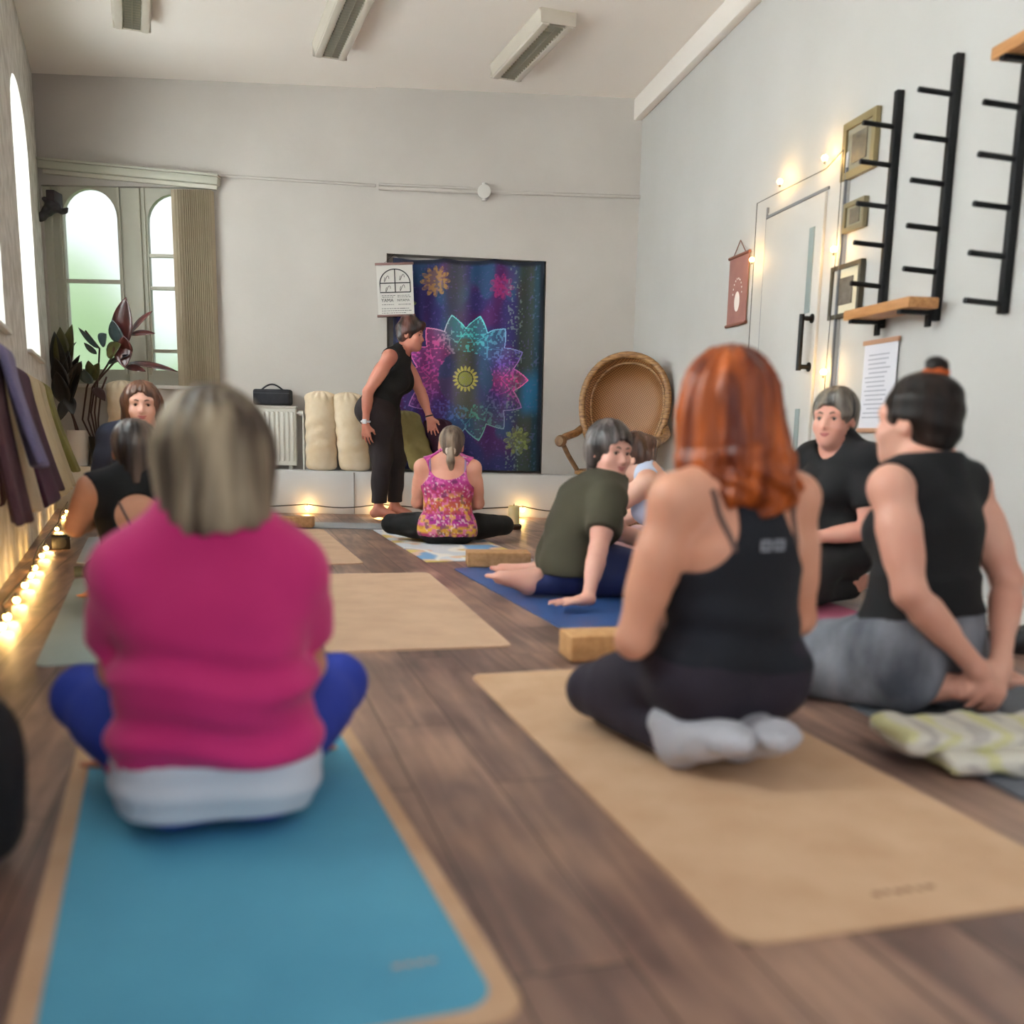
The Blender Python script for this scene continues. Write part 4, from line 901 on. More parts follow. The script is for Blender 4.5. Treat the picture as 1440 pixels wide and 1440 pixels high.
        s.body = body
        pts = np.array([v for k,v in J.items() if k[:2] in ('pe','ws','ch','ne','hc','sh','el','wr','hi','kn','an')]); s.lo = pts.min(0)-.22; s.hi = pts.max(0)+.24
        for n in 'LR':
            for q in (J['wr'+n]+nz(J['hd'+n])*.22,J['an'+n]+nz(J['ft'+n])*.23): s.lo = np.minimum(s.lo,q-.03); s.hi = np.maximum(s.hi,q+.03)
        s.lo[2] = min(s.lo[2],-.012)
        fl_ = half((0,0,.0),(0,0,-1))
        s.o = sdf_mesh('person',cut(body,fl_),s.lo,s.hi,res,skin,None,None,1,(loc[0],loc[1],loc[2] if len(loc) > 2 else .008),math.radians(h)); s.o.scale = (sc,sc,sc)
        tag(s.o,label,'person')
        if face: s.face(face)
    def add(s, name, f, m, res=None, colour=None, lo=None, hi=None, floor=True, smooth=1):
        if floor: f = cut(f,half((0,0,-.002),(0,0,-1)))
        return sdf_mesh(name,f,s.lo if lo is None else lo,s.hi if hi is None else hi,res or s.res,m,s.o,colour,smooth)
    def hair(s, f, m, res=None, name='hair', ext=.32, dz=.0):
        return s.add(name,f,m,res,None,s.hc-V3(ext,ext,ext+dz),s.hc+V3(ext,ext,ext),False)
    def face(s, c):
        H, w_, hs = s.H, s.w_, s.hs
        for k in (-1,1):
            b = MB(); b.ball((0,0,0),.0125*hs,14); o = b.obj('eye',EYE,s.o); mt = Matrix([[*H[0]],[*H[1]],[*H[2]]]).transposed().to_4x4(); mt.translation = Vector(w_(k*.031,.0745,-.012)); o.matrix_local = mt
            b = MB(); b.tube([w_(k*x,y,z) for x,y,z in ((.014,.0925,.010),(.028,.092,.0155),(.042,.083,.012))],[.003*hs,.0036*hs,.002*hs],6); b.obj('eyebrow',c['brow'],s.o)
            b = MB(); b.tube([w_(k*x,y,z) for x,y,z in ((.019,.0885,-.008),(.031,.0915,-.0035),(.043,.0845,-.010))],.0018*hs,6); b.obj('eyelid',c['brow'],s.o)
        b = MB(); n = 9
        b.tube([w_(x,.1005-6.*x*x,-.0725+.004*abs(x)/.022*c.get('smile',0)) for x in np.linspace(-.021,.021,n)],[.0022*hs+.0026*hs*math.sin(PI*i/(n-1)) for i in range(n)],8)
        b.tube([w_(x,.099-6.*x*x,-.081+.008*(abs(x)/.02)**2) for x in np.linspace(-.019,.019,n)],[.0015*hs+.0042*hs*math.sin(PI*i/(n-1)) for i in range(n)],8)
        b.obj('lips',c['lips'],s.o)
def eye_mat():
    m = bpy.data.materials.new('eye'); m.use_nodes = True; nt = m.node_tree; N = nt.nodes; L = nt.links; b = N['Principled BSDF']; b.inputs['Roughness'].default_value = .15
    tc = N.new('ShaderNodeTexCoord'); sp = N.new('ShaderNodeSeparateXYZ'); nv_ = N.new('ShaderNodeVectorMath'); nv_.operation = 'NORMALIZE'; L.new(tc.outputs['Object'],nv_.inputs[0]); L.new(nv_.outputs[0],sp.inputs[0])
    r = N.new('ShaderNodeValToRGB'); r.color_ramp.interpolation = 'CONSTANT'; e = r.color_ramp.elements; e[0].color = lin('b8ada4'); e[1].position = .80; e[1].color = lin('4a3a2c'); k = e.new(.95); k.color = lin('0c0a0a')
    L.new(sp.outputs['Y'],r.inputs[0]); L.new(r.outputs[0],b.inputs['Base Color']); return m
EYE = eye_mat()
def skin(name,c,c2): return mat('skin_'+name,c,.5,c2,5,sss=.12,spec=.4)
def cloth(name,c,c2=None,rough=.85,bump=.25,bs=160,sheen=0.): return mat('cloth_'+name,c,rough,c2 or c,3,bump=bump,bscale=bs,sheen=sheen)
def hairm(name,a,b_,rough=.42,sc=16,spec=.5):
    return mat('hair_'+name,a,rough,b_,sc,(1,1,.13),(.38,.62),bump=.7,bscale=45,bstretch=(1,1,.10),spec=spec)
def strands(p, amp, n, c, ph=0.):
    a = np.arctan2(p[:,0]-c[0],p[:,1]-c[1]); return amp*np.sin(a*n+ph+2.*np.sin(p[:,2]*14+a*3))+amp*.5*np.sin(a*n*2.7+p[:,2]*9)
def folds(p, amp, fx, fz, ph=0.):
    return amp*np.sin(p[:,2]*fz+1.4*np.sin(p[:,0]*fx+ph)+ph)*np.sin(p[:,0]*fx*.7+p[:,2]*fz*.31+ph)
def BROW(c,lp,smile=0): return dict(brow=mat('brow_'+c,c,.8),lips=mat('lips_'+lp,lp,.45),smile=smile)
BLK = cloth('black','08080b','0f0f13'); NAVYBLK = cloth('navy_black','0e111a','171b27')

# 1. woman in the magenta T-shirt, cross-legged on the blue mat, seen from behind
J = cross_pose(.245,.285,.17); J.update(shL=(-.126,0,.452),shR=(.126,0,.452),hipL=(-.08,.02,.105),hipR=(.08,.02,.105),hf=(.30,.95,-.05),hc=(.012,.03,.655),elL=(-.165,.09,.27),elR=(.165,.08,.265),wrL=(-.16,.27,.25),wrR=(.16,.27,.25))
p = Person('person in a magenta T-shirt sitting cross-legged on the blue mat, back turned',J,(-.522,1.69),17,skin('a','c98c70','d39a80'),g=.84,arm=.90,wg=1.2,res=.0065,feet=True)
lg = U([p.pelvis]+[p.leg[n] for n in 'LR']+[p.shin[n] for n in 'LR'],.03)
p.add('leggings',cut(disp(off(lg,.006),lambda q:folds(q,.0025,40,38)),half((0,0,.2),(0,0,1))) if 0 else disp(off(lg,.006),lambda q:folds(q,.0022,40,38)),cloth('royal_blue','1c3396','2540ae'))
under = cut(off(U([p.torso,p.pelvis],.03),.009),half((0,0,.16),(0,0,1)),half((0,0,.028),(0,-.12,-1)),half((0,.11,0),(0,1,0)))
p.add('undershirt',disp(under,lambda q:.0018*np.sin(q[:,2]*130+q[:,0]*7)),cloth('white','c3c6d2','d0d3dc'))
sl = [cut(off(p.arm[n],.020),half(p.J['sh'+n]*.28+p.J['el'+n]*.72,p.J['el'+n]-p.J['sh'+n])) for n in 'LR']
tee = U([off(U([p.torso,p.pelvis],.03),.017)]+sl,.014)
tee = cut(tee,half((0,0,.108),(0,-.25,-1)))
tee = sub(tee,ell(p.J['nek']+V3(0,.01,.055),(.074,.078,.05)))
def pf(q):
    z = q[:,2]; back = np.clip((.42-z)/.15,0,1)
    return back*(.0065*np.sin(z*62+1.3*np.sin(q[:,0]*9+1)+.6*np.sin(q[:,0]*23))+.003*np.sin(z*105+2*np.sin(q[:,0]*15)))*np.clip((.26-np.abs(q[:,0]))/.08,.2,1)+.0016*np.sin(q[:,0]*35+z*22)
p.add('t_shirt',disp(tee,pf),cloth('magenta','bc1d68','cc2876',bump=.15,sheen=.15))
hcx = p.hc; H = p.H
bob = U([ell(hcx+V3(0,-.012,.022),(.086,.106,.098)),cone(hcx+V3(0,-.015,-.01),hcx+V3(0,-.042,-.085),.093,.087,(1,0,0),1.04)],.06)
bob = sub(bob,ell(p.w_(0,.13,-.07),(.062,.085,.12),H)); bob = cut(bob,half(hcx+V3(0,0,-.128),(.12,-.05,-1)))
p.hair(disp(bob,lambda q:strands(q,.0028,21,hcx)+.002*np.sin(q[:,2]*20)),hairm('ash_blonde','463a30','ab9a80',.5,15,.25),.0055)

# 2. red haired woman kneeling on the cork mat
J = kneel_pose(.205,.13); J.update(hf=(-.25,.95,.05),hc=(-.01,.05,.80),elL=(-.245,.02,.285),elR=(.235,.03,.30),wrL=(-.03,.24,.27),wrR=(.05,.25,.28),knL=(-.15,.33,.09),knR=(.10,.38,.09),anL=(-.14,-.03,.05),anR=(.0,-.05,.05),ftL=(.35,-1,-.02),ftR=(.02,-1,-.02))
p = Person('person with long copper hair kneeling on the plain cork mat in a dark racerback top',J,(.478,2.13),27,skin('b','cf8f72','d89f84'),g=1.04,sc=.97,res=.0065)
lg = U([p.pelvis]+[p.leg[n] for n in 'LR']+[p.shin[n] for n in 'LR'],.03); p.add('leggings',disp(off(lg,.008),lambda q:folds(q,.002,30,35)),cloth('aubergine','1e1724','2a2231'))
for n in 'LR': p.add('sock',disp(off(p.foot[n],.009),lambda q:.003*np.sin(q[:,1]*90+q[:,0]*30)),cloth('grey_sock','a9a8ae','bab9c0',bump=.6,bs=70),None,None,np.minimum(p.J['an'+n],p.J['an'+n]+nz(p.J['ft'+n])*.2)-.09,np.maximum(p.J['an'+n],p.J['an'+n]+nz(p.J['ft'+n])*.2)+.09)
tank = off(p.torso,.0085); 
for k in (-1,1): tank = sub(tank,ell((k*.165,-.07,.58),(.105,.16,.145)),ell((k*.19,.05,.58),(.09,.16,.12)))
tank = sub(tank,ell((0,.0,.69),(.085,.16,.065))); tank = cut(tank,half((0,0,.185),(0,-.2,-1)))
p.add('racerback_top',disp(tank,lambda q:np.clip((.42-q[:,2])/.1,0,1)*(.0035*np.sin(q[:,2]*70+1.5*np.sin(q[:,0]*10)))),NAVYBLK)
for k in (-1,1):
    b = MB(); pts = [];
    for i in range(9):
        u = i/8; x = k*(.115-.035*u); z = .615-.135*u
        ys = np.linspace(-.22,.0,90); dv = p.torso(_f(np.stack([np.full(90,x),ys,np.full(90,z)],1))); y = ys[np.argmax(dv < .003)]; pts.append((x,y,z))
    b.tube(pts,.0065,8); b.obj('bra_strap',mat('strap_taupe','6a5148',.7),p.o)
b = MB(); z = .50; ys = np.linspace(-.22,0,120); 
for x in (-.018,.018):
    dv = p.torso(_f(np.stack([np.full(120,x),ys,np.full(120,z)],1))); y = ys[np.argmax(dv < .0105)]
    b.plate([(x-.013,z-.012),(x+.013,z-.012),(x+.013,z+.012),(x-.013,z+.012)],[[(x-.007,z-.006),(x+.007,z-.006),(x+.007,z+.006),(x-.007,z+.006)]],.003,Matrix.Translation((0,float(y)-.002,0)))
b.obj('back_logo',mat('logo_grey','8c8f98',.6),p.o,False)
hcx = p.hc
rh = U([ell(hcx+V3(0,-.008,.022),(.086,.106,.100)),cone(hcx+V3(0,-.03,.0),hcx+V3(.02,-.085,-.17),.090,.095,(1,0,0),1.12),cone(hcx+V3(-.06,.0,-.05),hcx+V3(-.085,-.02,-.17),.05,.04),cone(hcx+V3(.06,-.02,-.05),hcx+V3(.10,-.07,-.18),.05,.04)],.05)
rh = sub(rh,ell(p.w_(0,.14,-.06),(.062,.09,.12),p.H))
p.hair(disp(rh,lambda q:strands(q,.0042,15,hcx)+.012*np.clip((hcx[2]-.07-q[:,2])/.09,0,1)*np.sin(q[:,0]*60+3*np.sin(q[:,2]*40))*np.sin(q[:,2]*48+q[:,0]*20)),hairm('copper','561c0a','b5581e',.42,13,.35),.006)

# 3. woman with dark bun, hands clasped behind her back
J = kneel_pose(.20,.15); J.update(hf=(-.10,.98,-.02),hc=(-.01,.05,.765),elL=(-.215,-.11,.335),elR=(.215,-.11,.335),wrL=(-.045,-.20,.145),wrR=(.055,-.205,.150),hdL=(.75,-.12,-.7),hdR=(-.75,-.2,-.6),hnL=(0,.6,-.6),hnR=(0,.6,-.6),tbL=(0,.5,.6),tbR=(0,.5,.6),knL=(-.2,.35,.07),hipL=(-.09,.02,.15),hipR=(.09,.02,.16),anL=(-.08,-.05,.05),anR=(.06,-.08,.05),ftL=(.5,-1,-.05),ftR=(.75,-.8,-.02))
p = Person('person with dark topknot kneeling by the wall, hands clasped behind a sleeveless black top',J,(1.09,2.60),34,skin('c','d0937e','dba690'),g=1.0,bust=.6,leg=.86,res=.0065,curl=(.7,.75),arm=1.02,face=BROW('3a2a22','b4665c'))
lg = U([p.pelvis]+[p.leg[n] for n in 'LR']+[p.shin[n] for n in 'LR'],.05); p.add('trousers',cut(disp(off(lg,.022),lambda q:folds(q,.010,26,30)+.004*np.sin(q[:,0]*38+q[:,1]*22)),half((0,0,.285),(0,-.1,1))),mat('cloth_slate','4c4f58',.9,'8a8c94',7,(1,1,.5),bump=.4,bscale=120))
top = off(U([p.torso,cone(p.J['nek']-V3(0,0,.04),p.J['nek']+V3(0,.008,.035),.068,.058)],.03),.010)
for n,k in (('L',-1),('R',1)): top = sub(top,ell(p.J['sh'+n]+V3(k*.045,0,-.01),(.068,.12,.085)))
top = U([top,cut(off(p.pelvis,.030),half((0,0,.36),(0,0,1)))],.02); top = cut(top,half((0,0,.245),(0,-.1,-1)),half(p.J['nek']+V3(0,0,.045),(0,.15,1)))
p.add('sleeveless_top',disp(top,lambda q:folds(q,.003,20,30)),BLK)
hcx = p.hc
cap = U([ell(p.w_(0,-.016,.020),V3(.089,.102,.099),p.H),ell(p.w_(0,-.055,-.045),V3(.066,.055,.06),p.H)],.03); cap = sub(cap,ell(p.w_(0,.125,-.055),V3(.085,.095,.11),p.H),ell(p.w_(.085,.01,-.055),V3(.03,.045,.045),p.H),ell(p.w_(-.085,.01,-.055),V3(.03,.045,.045),p.H))
HD = hairm('dark_brown','0e0a09','2a1e18',.5,15,.25); p.hair(disp(cap,lambda q:.002*np.sin(q[:,2]*110+q[:,0]*35)),HD,.006)
bun = U([ell(p.w_(.01,-.035,.128),(.030,.030,.024)),cone(p.w_(.005,-.03,.09),p.w_(.01,-.035,.125),.026,.022)],.01); p.hair(disp(bun,lambda q:.003*np.sin(q[:,0]*150)*np.sin(q[:,2]*140)),HD,.005,'topknot')
b = MB(); c = p.w_(.008,-.033,.108); b.tube([c+V3(.026*math.cos(k),.026*math.sin(k),.003*math.sin(5*k)) for k in np.linspace(0,2*PI,25)],.011,8); b.obj('hair_tie',mat('scrunchie_orange','b5521c',.8),p.o)

# 4. woman in the black T-shirt facing across the room
J = kneel_pose(.235,.12); J.update(hf=(-.42,.9,-.03),hc=(0,.05,.80),elL=(-.24,.05,.335),elR=(.22,.12,.33),wrL=(-.08,.24,.29),wrR=(.10,.27,.29),hdL=(.6,.7,-.1),hdR=(-.6,.7,-.1),hnL=(0,.1,-1),hnR=(0,.1,-1))
p = Person('person in a black T-shirt with cropped highlighted hair kneeling on the rose mat',J,(1.40,4.30),116,skin('d','d0907c','da9f8c'),g=.96,res=.008,face=BROW('5a4638','b0605a'))
lg = U([p.pelvis]+[p.leg[n] for n in 'LR']+[p.shin[n] for n in 'LR'],.04); p.add('trousers',disp(off(lg,.012),lambda q:folds(q,.004,26,30)),cloth('charcoal','121113','1a191b'))
sl = [cut(off(p.arm[n],.016),half(p.J['sh'+n]*.3+p.J['el'+n]*.7,p.J['el'+n]-p.J['sh'+n])) for n in 'LR']
tee = cut(U([off(p.torso,.014)]+sl,.03),half((0,0,.16),(0,0,-1))); tee = sub(tee,ell(p.J['nek']+V3(0,.05,.03),(.075,.085,.075)))
p.add('t_shirt',disp(tee,lambda q:folds(q,.004,22,34)),BLK)
def crop(p,vol=.010,fr=.03):
    c = U([ell(p.w_(0,-.014,.024),V3(.079+vol,.098+vol,.088+vol),p.H),ell(p.w_(0,-.05,-.035),V3(.070+vol*.5,.058,.06),p.H)],.03)
    return sub(c,ell(p.w_(0,.13,-.06+fr*.1),V3(.088,.10,.115),p.H),ell(p.w_(.092,.012,-.055),V3(.03,.03,.05),p.H),ell(p.w_(-.092,.012,-.055),V3(.03,.03,.05),p.H))
p.hair(disp(U([crop(p,.014),cone(p.w_(-.03,.06,.085),p.w_(-.075,.055,.01),.024,.016)],.03),lambda q:strands(q,.003,14,p.hc)),hairm('streaked','2c2826','84786a',.4,14),.006)

# 5. woman in olive leaning on her hand, looking back
J = kneel_pose(.15,.12); J.update(pel=(0,-.04,.15),wst=(0,-.035,.27),chs=(.01,.02,.385),nek=(.015,.10,.495),hc=(.035,.105,.645),hf=(.92,.5,-.12),hu=(.06,.10,1),shL=(-.15,.10,.455),shR=(.18,.08,.435),elR=(.34,.01,.23),wrR=(.455,-.045,.055),hdR=(.28,-.96,-.03),hnR=(0,0,-1),tbR=(-1,0,0),elL=(-.22,.22,.25),wrL=(-.10,.40,.20),knL=(-.14,.42,.07),knR=(.12,.44,.07),anL=(-.10,-.22,.05),anR=(.11,-.25,.05),ftL=(-.15,-1,-.06),ftR=(.1,-1,-.06),hipL=(-.09,-.02,.14),hipR=(.09,-.02,.14))
p = Person('smiling person in an olive T-shirt leaning on one palm on the deep blue mat',J,(.305,4.40),-84,skin('e','d59a88','dfaa98'),g=1.12,res=.007,curl=(.3,.08),face=BROW('5c4a42','b4605e',1))
lg = U([p.pelvis]+[p.leg[n] for n in 'LR']+[p.shin[n] for n in 'LR'],.03); p.add('leggings',cut(disp(off(lg,.007),lambda q:folds(q,.003,30,35)),half((0,-.275,0),(0,-1,0))),cloth('navy','171f4a','1f2a5c'))
sl = [cut(off(p.arm[n],.020),half(p.J['sh'+n]*.35+p.J['el'+n]*.65,p.J['el'+n]-p.J['sh'+n])) for n in 'LR']
tee = cut(U([off(p.torso,.020)]+sl,.035),half((0,0,.10),(0,0,-1))); tee = sub(tee,ell(p.J['nek']+V3(0.01,.035,.05),(.072,.072,.055)))
p.add('t_shirt',disp(tee,lambda q:folds(q,.005,20,30)),cloth('olive','3a3626','464230'))
hh = U([crop(p,.016),cone(p.w_(-.065,-.03,.0),p.w_(-.062,-.055,-.12),.048,.032),cone(p.w_(.065,-.02,.0),p.w_(.070,-.02,-.07),.035,.022),cone(p.w_(0,-.075,-.02),p.w_(0,-.085,-.11),.05,.03)],.035)
p.hair(disp(hh,lambda q:strands(q,.003,15,p.hc)),hairm('greying','2e2726','756b68',.45,14),.006)

# 6. woman beyond her with bare shoulders, partly hidden
J = cross_pose(.34,.24,.13); J.update(wst=(0,.0,.25),chs=(0,.06,.375),nek=(0,.13,.50),hc=(0,.22,.60),hf=(0,.9,-.35),shL=(-.165,.11,.465),shR=(.165,.11,.465),elL=(-.17,.27,.33),elR=(.20,.22,.28),wrL=(-.06,.42,.24),wrR=(.12,.38,.2))
p = Person('person with bare shoulders and pink trousers half hidden behind the olive T-shirt',J,(.83,5.20),72,skin('f','d9a48c','e2b29c'),res=.009)
lg = U([p.pelvis]+[p.leg[n] for n in 'LR']+[p.shin[n] for n in 'LR'],.03); p.add('trousers',disp(off(lg,.014),lambda q:folds(q,.005,30,35)),cloth('pale_pink','c29a9c','cda8aa'))
tp = off(p.torso,.009)
for k in (-1,1): tp = sub(tp,ell((k*.19,.07,.47),(.085,.17,.10)))
tp = cut(sub(tp,ell((0,.02,.50),(.12,.11,.12))),half((0,0,.13),(0,0,-1))); p.add('camisole',tp,cloth('pale_blue','b6c0d8','c4cde0'))
p.hair(disp(U([crop(p,.010),ell(p.w_(0,-.105,.03),(.04,.04,.04))],.02),lambda q:strands(q,.003,15,p.hc)),hairm('chestnut','2c1a14','5a3a28',.4,14),.007)

# 7. instructor standing by the plinth, leaning forward
J = dict(pel=(0,-.075,.87),wst=(0,-.04,1.00),chs=(0,.03,1.14),nek=(0,.105,1.315),hc=(0,.185,1.475),hf=(.10,.98,-.12),hu=(0,.15,1),
  shR=(.175,.055,1.275),shL=(-.165,.085,1.275),elR=(.25,-.10,1.0),wrR=(.235,-.125,.76),elL=(-.21,.22,1.03),wrL=(-.18,.30,.83),hdR=(-.05,.05,-1),hdL=(.05,.25,-1),hnR=(-1,.2,0),hnL=(1,.2,0),tbR=(0,1,0),tbL=(0,1,0),
  hipR=(.09,-.07,.85),hipL=(-.09,-.06,.85),knR=(.10,-.03,.47),knL=(-.08,.04,.47),anR=(.10,-.06,.075),anL=(-.08,.03,.075),ftR=(.1,1,-.05),ftL=(-.05,1,-.05),fdR=(0,0,-1),fdL=(0,0,-1))
p = Person('person in black standing barefoot by the plinth, leaning forward to speak',J,(-1.035,8.17,.007),-97,skin('g','c27a66','cf8c78'),g=1.16,res=.008,face=BROW('2a1814','a05a52'),arm=1.08)
lg = U([p.pelvis]+[p.leg[n] for n in 'LR']+[p.shin[n] for n in 'LR'],.05); p.add('trousers',cut(disp(off(lg,.022),lambda q:folds(q,.005,22,26)),half((0,0,.12),(0,0,-1))),cloth('brown_black','20171a','2a2024'))
tank = off(U([p.torso,cone(p.J['wst'],p.J['pel'],.11,.135,(1,0,0),1.25)],.04),.014)
for n,k in (('L',-1),('R',1)): tank = sub(tank,ell(p.J['sh'+n]+V3(k*.05,0,-.01),(.075,.11,.09)))
tank = sub(tank,ell(p.J['nek']+V3(0,.05,.045),(.075,.09,.075))); tank = cut(tank,half((0,-.05,.765),(0,.25,-1)))
p.add('tank_top',disp(tank,lambda q:folds(q,.004,20,26)),BLK)
hr = U([crop(p,.014),ell(p.w_(0,-.02,.105),V3(.05,.06,.035),p.H),cone(p.w_(-.04,.075,.07),p.w_(.04,.085,.06),.03,.028)],.03); p.hair(disp(hr,lambda q:.005*np.sin(q[:,0]*70)*np.sin(q[:,1]*60+q[:,2]*50)),hairm('mahogany','1c0c0a','54281e',.45,14),.007)
b = MB(); w = p.J['wrR']; b.tube([w+V3(.031*math.cos(k),.031*math.sin(k),.012) for k in np.linspace(0,2*PI,21)],.009,8); b.box((w[0]+.036,w[1],w[2]+.012),(.012,.036,.036),bev=.004); b.obj('watch',mat('watch_white','dcdce0',.4),p.o)
b = MB(); w = p.J['wrL']; b.tube([w+V3(.03*math.cos(k),.03*math.sin(k),.008*math.sin(k)) for k in np.linspace(0,2*PI,21)],.006,8); b.obj('bracelet',mat('bracelet_black','141216',.5),p.o)
b = MB(); b.box((.05,.165,1.135),(.012,.004,.02)); b.obj('chest_logo',mat('logo_pale','b8b8b8',.6),p.o)

# 8. woman in the floral camisole
J = cross_pose(.385,.19,.105); J.update(hf=(-.15,1,-.05),hc=(.02,.035,.655),hu=(.10,0,1),elL=(-.205,.07,.26),elR=(.205,.07,.26),wrL=(-.06,.24,.22),wrR=(.06,.25,.22),hdL=(.8,.5,0),hdR=(-.8,.5,0))
p = Person('person in a bright floral camisole sitting cross-legged on the pastel patterned mat',J,(-.425,6.33),3,skin('h','cf8f78','dba08a'),res=.008,sc=.965)
lg = U([p.pelvis]+[p.leg[n] for n in 'LR']+[p.shin[n] for n in 'LR'],.03); p.add('leggings',disp(off(lg,.007),lambda q:folds(q,.002,30,35)),BLK)
def floral(P_):
    u = np.arctan2(P_[:,0],-P_[:,1])*.16; z = P_[:,2]; a_ = vn(u*34+50,z*34,31); b_ = vn(u*52+9,z*52,33); c_ = vn(u*90+20,z*90,35)
    c = np.zeros((len(P_),3))+np.array(lin('b02f62')[:3]); t1 = np.clip(np.abs(z-.25)/.07,0,1); c = mixc(c,'c4602c',(1-t1)*.9); c = mixc(c,'b8409a',ss(.34,.42,z)*.7); c = mixc(c,'a82a8a',ss(.03,.0,np.abs(z-.16)-.02)*.9); c = mixc(c,'cf9a2c',ss(.02,.0,np.abs(z-.095)-.012)*.95); c = mixc(c,'9a2c5a',ss(.075,.05,z))
    c = mixc(c,'e2b042',ss(.55,.7,a_)*.75*ss(.36,.30,z)); c = mixc(c,'d668a8',ss(.58,.7,b_)*.75); c = mixc(c,'5a2a52',ss(.68,.8,vn(u*44,z*44,37))*.7); c = mixc(c,'e8d8d0',ss(.76,.86,c_)*.6); return c
tp = off(p.torso,.011)
for k in (-1,1): tp = sub(tp,ell((k*.20,.0,.47),(.085,.17,.10)))
tp = cut(sub(tp,ell((0,-.08,.52),(.125,.12,.10)),ell((0,.1,.52),(.11,.12,.09))),half((0,0,.05),(0,0,-1))); p.add('camisole',disp(tp,lambda q:folds(q,.003,30,40)),mat('floral_cloth','attr',.85,bump=.2,bscale=120),.006,floral)
for k in (-1,1):
    b = MB(); pts = []
    for i in range(11):
        u = i/10; x = k*(.118-.012*abs(u-.5)); ang = -1.45+2.9*u; o_ = V3(x,.0,.44); dr = V3(0,math.sin(ang),math.cos(ang)); tt = np.linspace(0,.2,140); dv = p.torso(_f(o_+tt[:,None]*dr)); pts.append(o_+dr*(tt[np.argmax(dv > .002)]))
    b.tube(pts,.0065,8); b.obj('shoulder_strap',mat('strap_lilac','9a82a8',.7),p.o)
hcx = p.hc
cap = U([ell(p.w_(0,-.014,.022),V3(.084,.100,.094),p.H),ell(p.w_(0,-.06,-.05),V3(.060,.045,.05),p.H)],.03); cap = sub(cap,ell(p.w_(0,.125,-.055),V3(.09,.105,.115),p.H)); HL = hairm('mousy','4a3a30','8f7a66',.45,16)
p.hair(disp(cap,lambda q:strands(q,.002,16,hcx)),HL,.006)
pt = U([cone(p.w_(-.012,-.10,-.05),p.w_(-.008,-.115,-.12),.022,.026),cone(p.w_(-.008,-.115,-.12),p.w_(.012,-.09,-.20),.026,.008)],.01); p.hair(disp(pt,lambda q:.003*np.sin(q[:,0]*160+q[:,2]*20)),HL,.005,'ponytail')
b = MB(); c = p.w_(-.012,-.098,-.052); b.tube([c+V3(.024*math.cos(k),.012*math.sin(k),.024*math.sin(k)) for k in np.linspace(0,2*PI,21)],.012,8); b.obj('hair_tie',mat('scrunchie_cream','c4b0a0',.8),p.o)

# 9. woman in a black keyhole-back top, half hidden by the magenta T-shirt
J = cross_pose(.17,.36,.12); J.update(hf=(.15,1,-.1),hc=(.0,.05,.655),elL=(-.235,.04,.345),elR=(.245,.05,.31),wrL=(-.10,.22,.40),wrR=(.10,.24,.38),hdL=(.6,.5,.3),hdR=(-.6,.5,.3),hnL=(.3,-.2,-1),hnR=(-.3,-.2,-1))
p = Person('person in a black open-backed top sitting between the wall lights and the magenta T-shirt',J,(-1.415,3.72),20,skin('i','c48462','d29a7c'),res=.008,g=.92,sc=.95)
lg = U([p.pelvis]+[p.leg[n] for n in 'LR']+[p.shin[n] for n in 'LR'],.03); p.add('leggings',disp(off(lg,.007),lambda q:folds(q,.002,30,35)),BLK)
tp = off(p.torso,.009)
for k in (-1,1): tp = sub(tp,ell((k*.215,.0,.47),(.075,.17,.085)))
tp = cut(sub(tp,ell((0,-.11,.40),(.088,.09,.085)),ell((0,.06,.545),(.09,.1,.07))),half((0,0,.06),(0,0,-1))); p.add('open_back_top',tp,BLK)
for k in (-1,1):
    b = MB(); pts = []
    for i in range(7):
        u = i/6; x = k*(.075-.055*u); z = .465-.12*u; ys = np.linspace(-.22,0,90); dv = p.torso(_f(np.stack([np.full(90,x),ys,np.full(90,z)],1))); pts.append((x,ys[np.argmax(dv < .003)],z))
    b.tube(pts,.0055,8); b.obj('back_strap',mat('strap_taupe','6a5148',.7),p.o)
hcx = p.hc
hh = U([ell(p.w_(0,-.012,.020),V3(.088,.102,.095),p.H),cone(hcx+V3(0,-.06,-.02),hcx+V3(0,-.075,-.12),.065,.05)],.04); hh = sub(hh,ell(p.w_(0,.125,-.055),V3(.085,.105,.115),p.H)); p.hair(disp(hh,lambda q:strands(q,.003,16,hcx)),hairm('brown_ombre','241a16','6a5444',.45,12),.007)

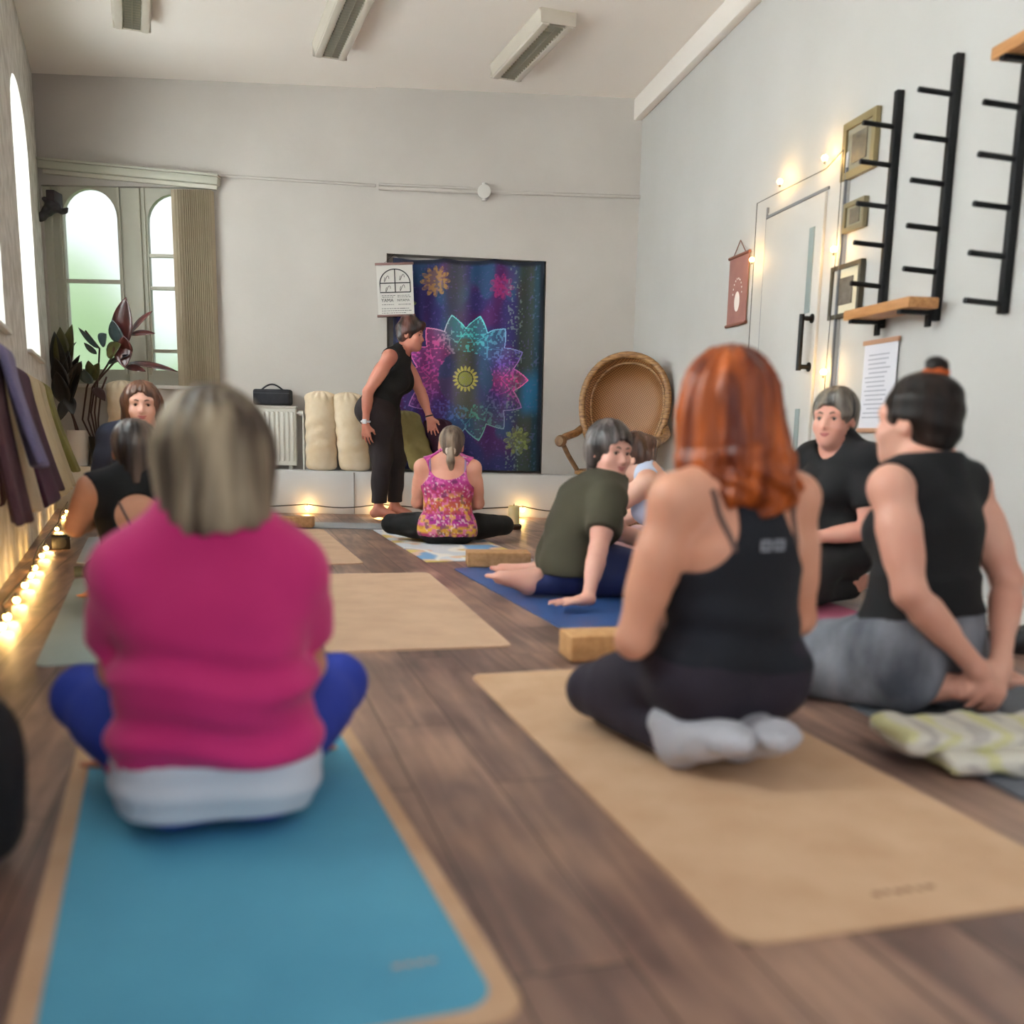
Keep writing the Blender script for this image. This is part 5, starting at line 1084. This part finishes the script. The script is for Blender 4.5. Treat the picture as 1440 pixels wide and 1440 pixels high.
# 10. woman in navy facing the camera
J = kneel_pose(.26,.12); J.update(hf=(-.10,1,-.02),hc=(0,.045,.825),elL=(-.235,.03,.36),elR=(.235,.03,.36),wrL=(-.13,.22,.30),wrR=(.13,.22,.30))
p = Person('smiling person with brown bob in a navy top, facing the room by the plants',J,(-2.02,5.45),-166,skin('j','d8a08a','e2ae9a'),res=.008,face=BROW('5a3c2e','b45a58',1))
lg = U([p.pelvis]+[p.leg[n] for n in 'LR']+[p.shin[n] for n in 'LR'],.03); p.add('leggings',disp(off(lg,.008),lambda q:folds(q,.002,30,35)),BLK)
sl = [cut(off(p.arm[n],.018),half(p.J['sh'+n]*.25+p.J['el'+n]*.75,p.J['el'+n]-p.J['sh'+n])) for n in 'LR']
tee = cut(U([off(p.torso,.015)]+sl,.03),half((0,0,.19),(0,0,-1))); tee = sub(tee,ell(p.J['nek']+V3(0,.04,.04),(.085,.085,.07)))
p.add('t_shirt',disp(tee,lambda q:folds(q,.004,22,34)),cloth('navy_top','1f2335','2a2f43'))
hcx = p.hc
bob = U([ell(p.w_(0,-.016,.024),V3(.096,.108,.098),p.H),cone(p.w_(-.07,-.015,.0),p.w_(-.085,-.01,-.115),.040,.026),cone(p.w_(.07,-.015,.0),p.w_(.085,-.01,-.115),.040,.026),cone(p.w_(0,-.05,-.02),p.w_(0,-.06,-.10),.075,.06)],.035)
bob = sub(bob,ell(p.w_(.010,.125,-.050),V3(.066,.10,.122),p.H)); p.hair(disp(bob,lambda q:strands(q,.003,17,hcx)),hairm('brown_bob','3a2218','7a5038',.4,15),.006)
# ------------------------------------------------------------------ light
W = bpy.data.worlds.new('sky'); SC.world = W; W.use_nodes = True
bg = W.node_tree.nodes['Background']; bg.inputs['Color'].default_value = (.93,.97,1.,1); bg.inputs['Strength'].default_value = 1.35
def area(name, loc, tgt, sx, sy, e, c=(1,1,1)):
    l = bpy.data.lights.new(name,'AREA'); l.shape = 'RECTANGLE'; l.size = sx; l.size_y = sy; l.energy = e; l.color = c
    o = bpy.data.objects.new(name,l); COL.objects.link(o); o.location = loc
    o.rotation_euler = (Vector(tgt)-Vector(loc)).to_track_quat('-Z','Y').to_euler(); return o
for i, w in enumerate(LW):
    P = leftframe(YN) @ Vector(((w[0]+w[1])/2,.55,(w[2]+w[3])/2)); Q = P+Vector((*NL[:2],-.1))
    area('daylight', P, Q, w[1]-w[0], w[3]-w[2], (150,170,165)[i], (.95,.98,1.))
SC.view_settings.view_transform = 'Standard'; SC.view_settings.look = 'None'; SC.view_settings.exposure = .3; SC.view_settings.gamma = 1.
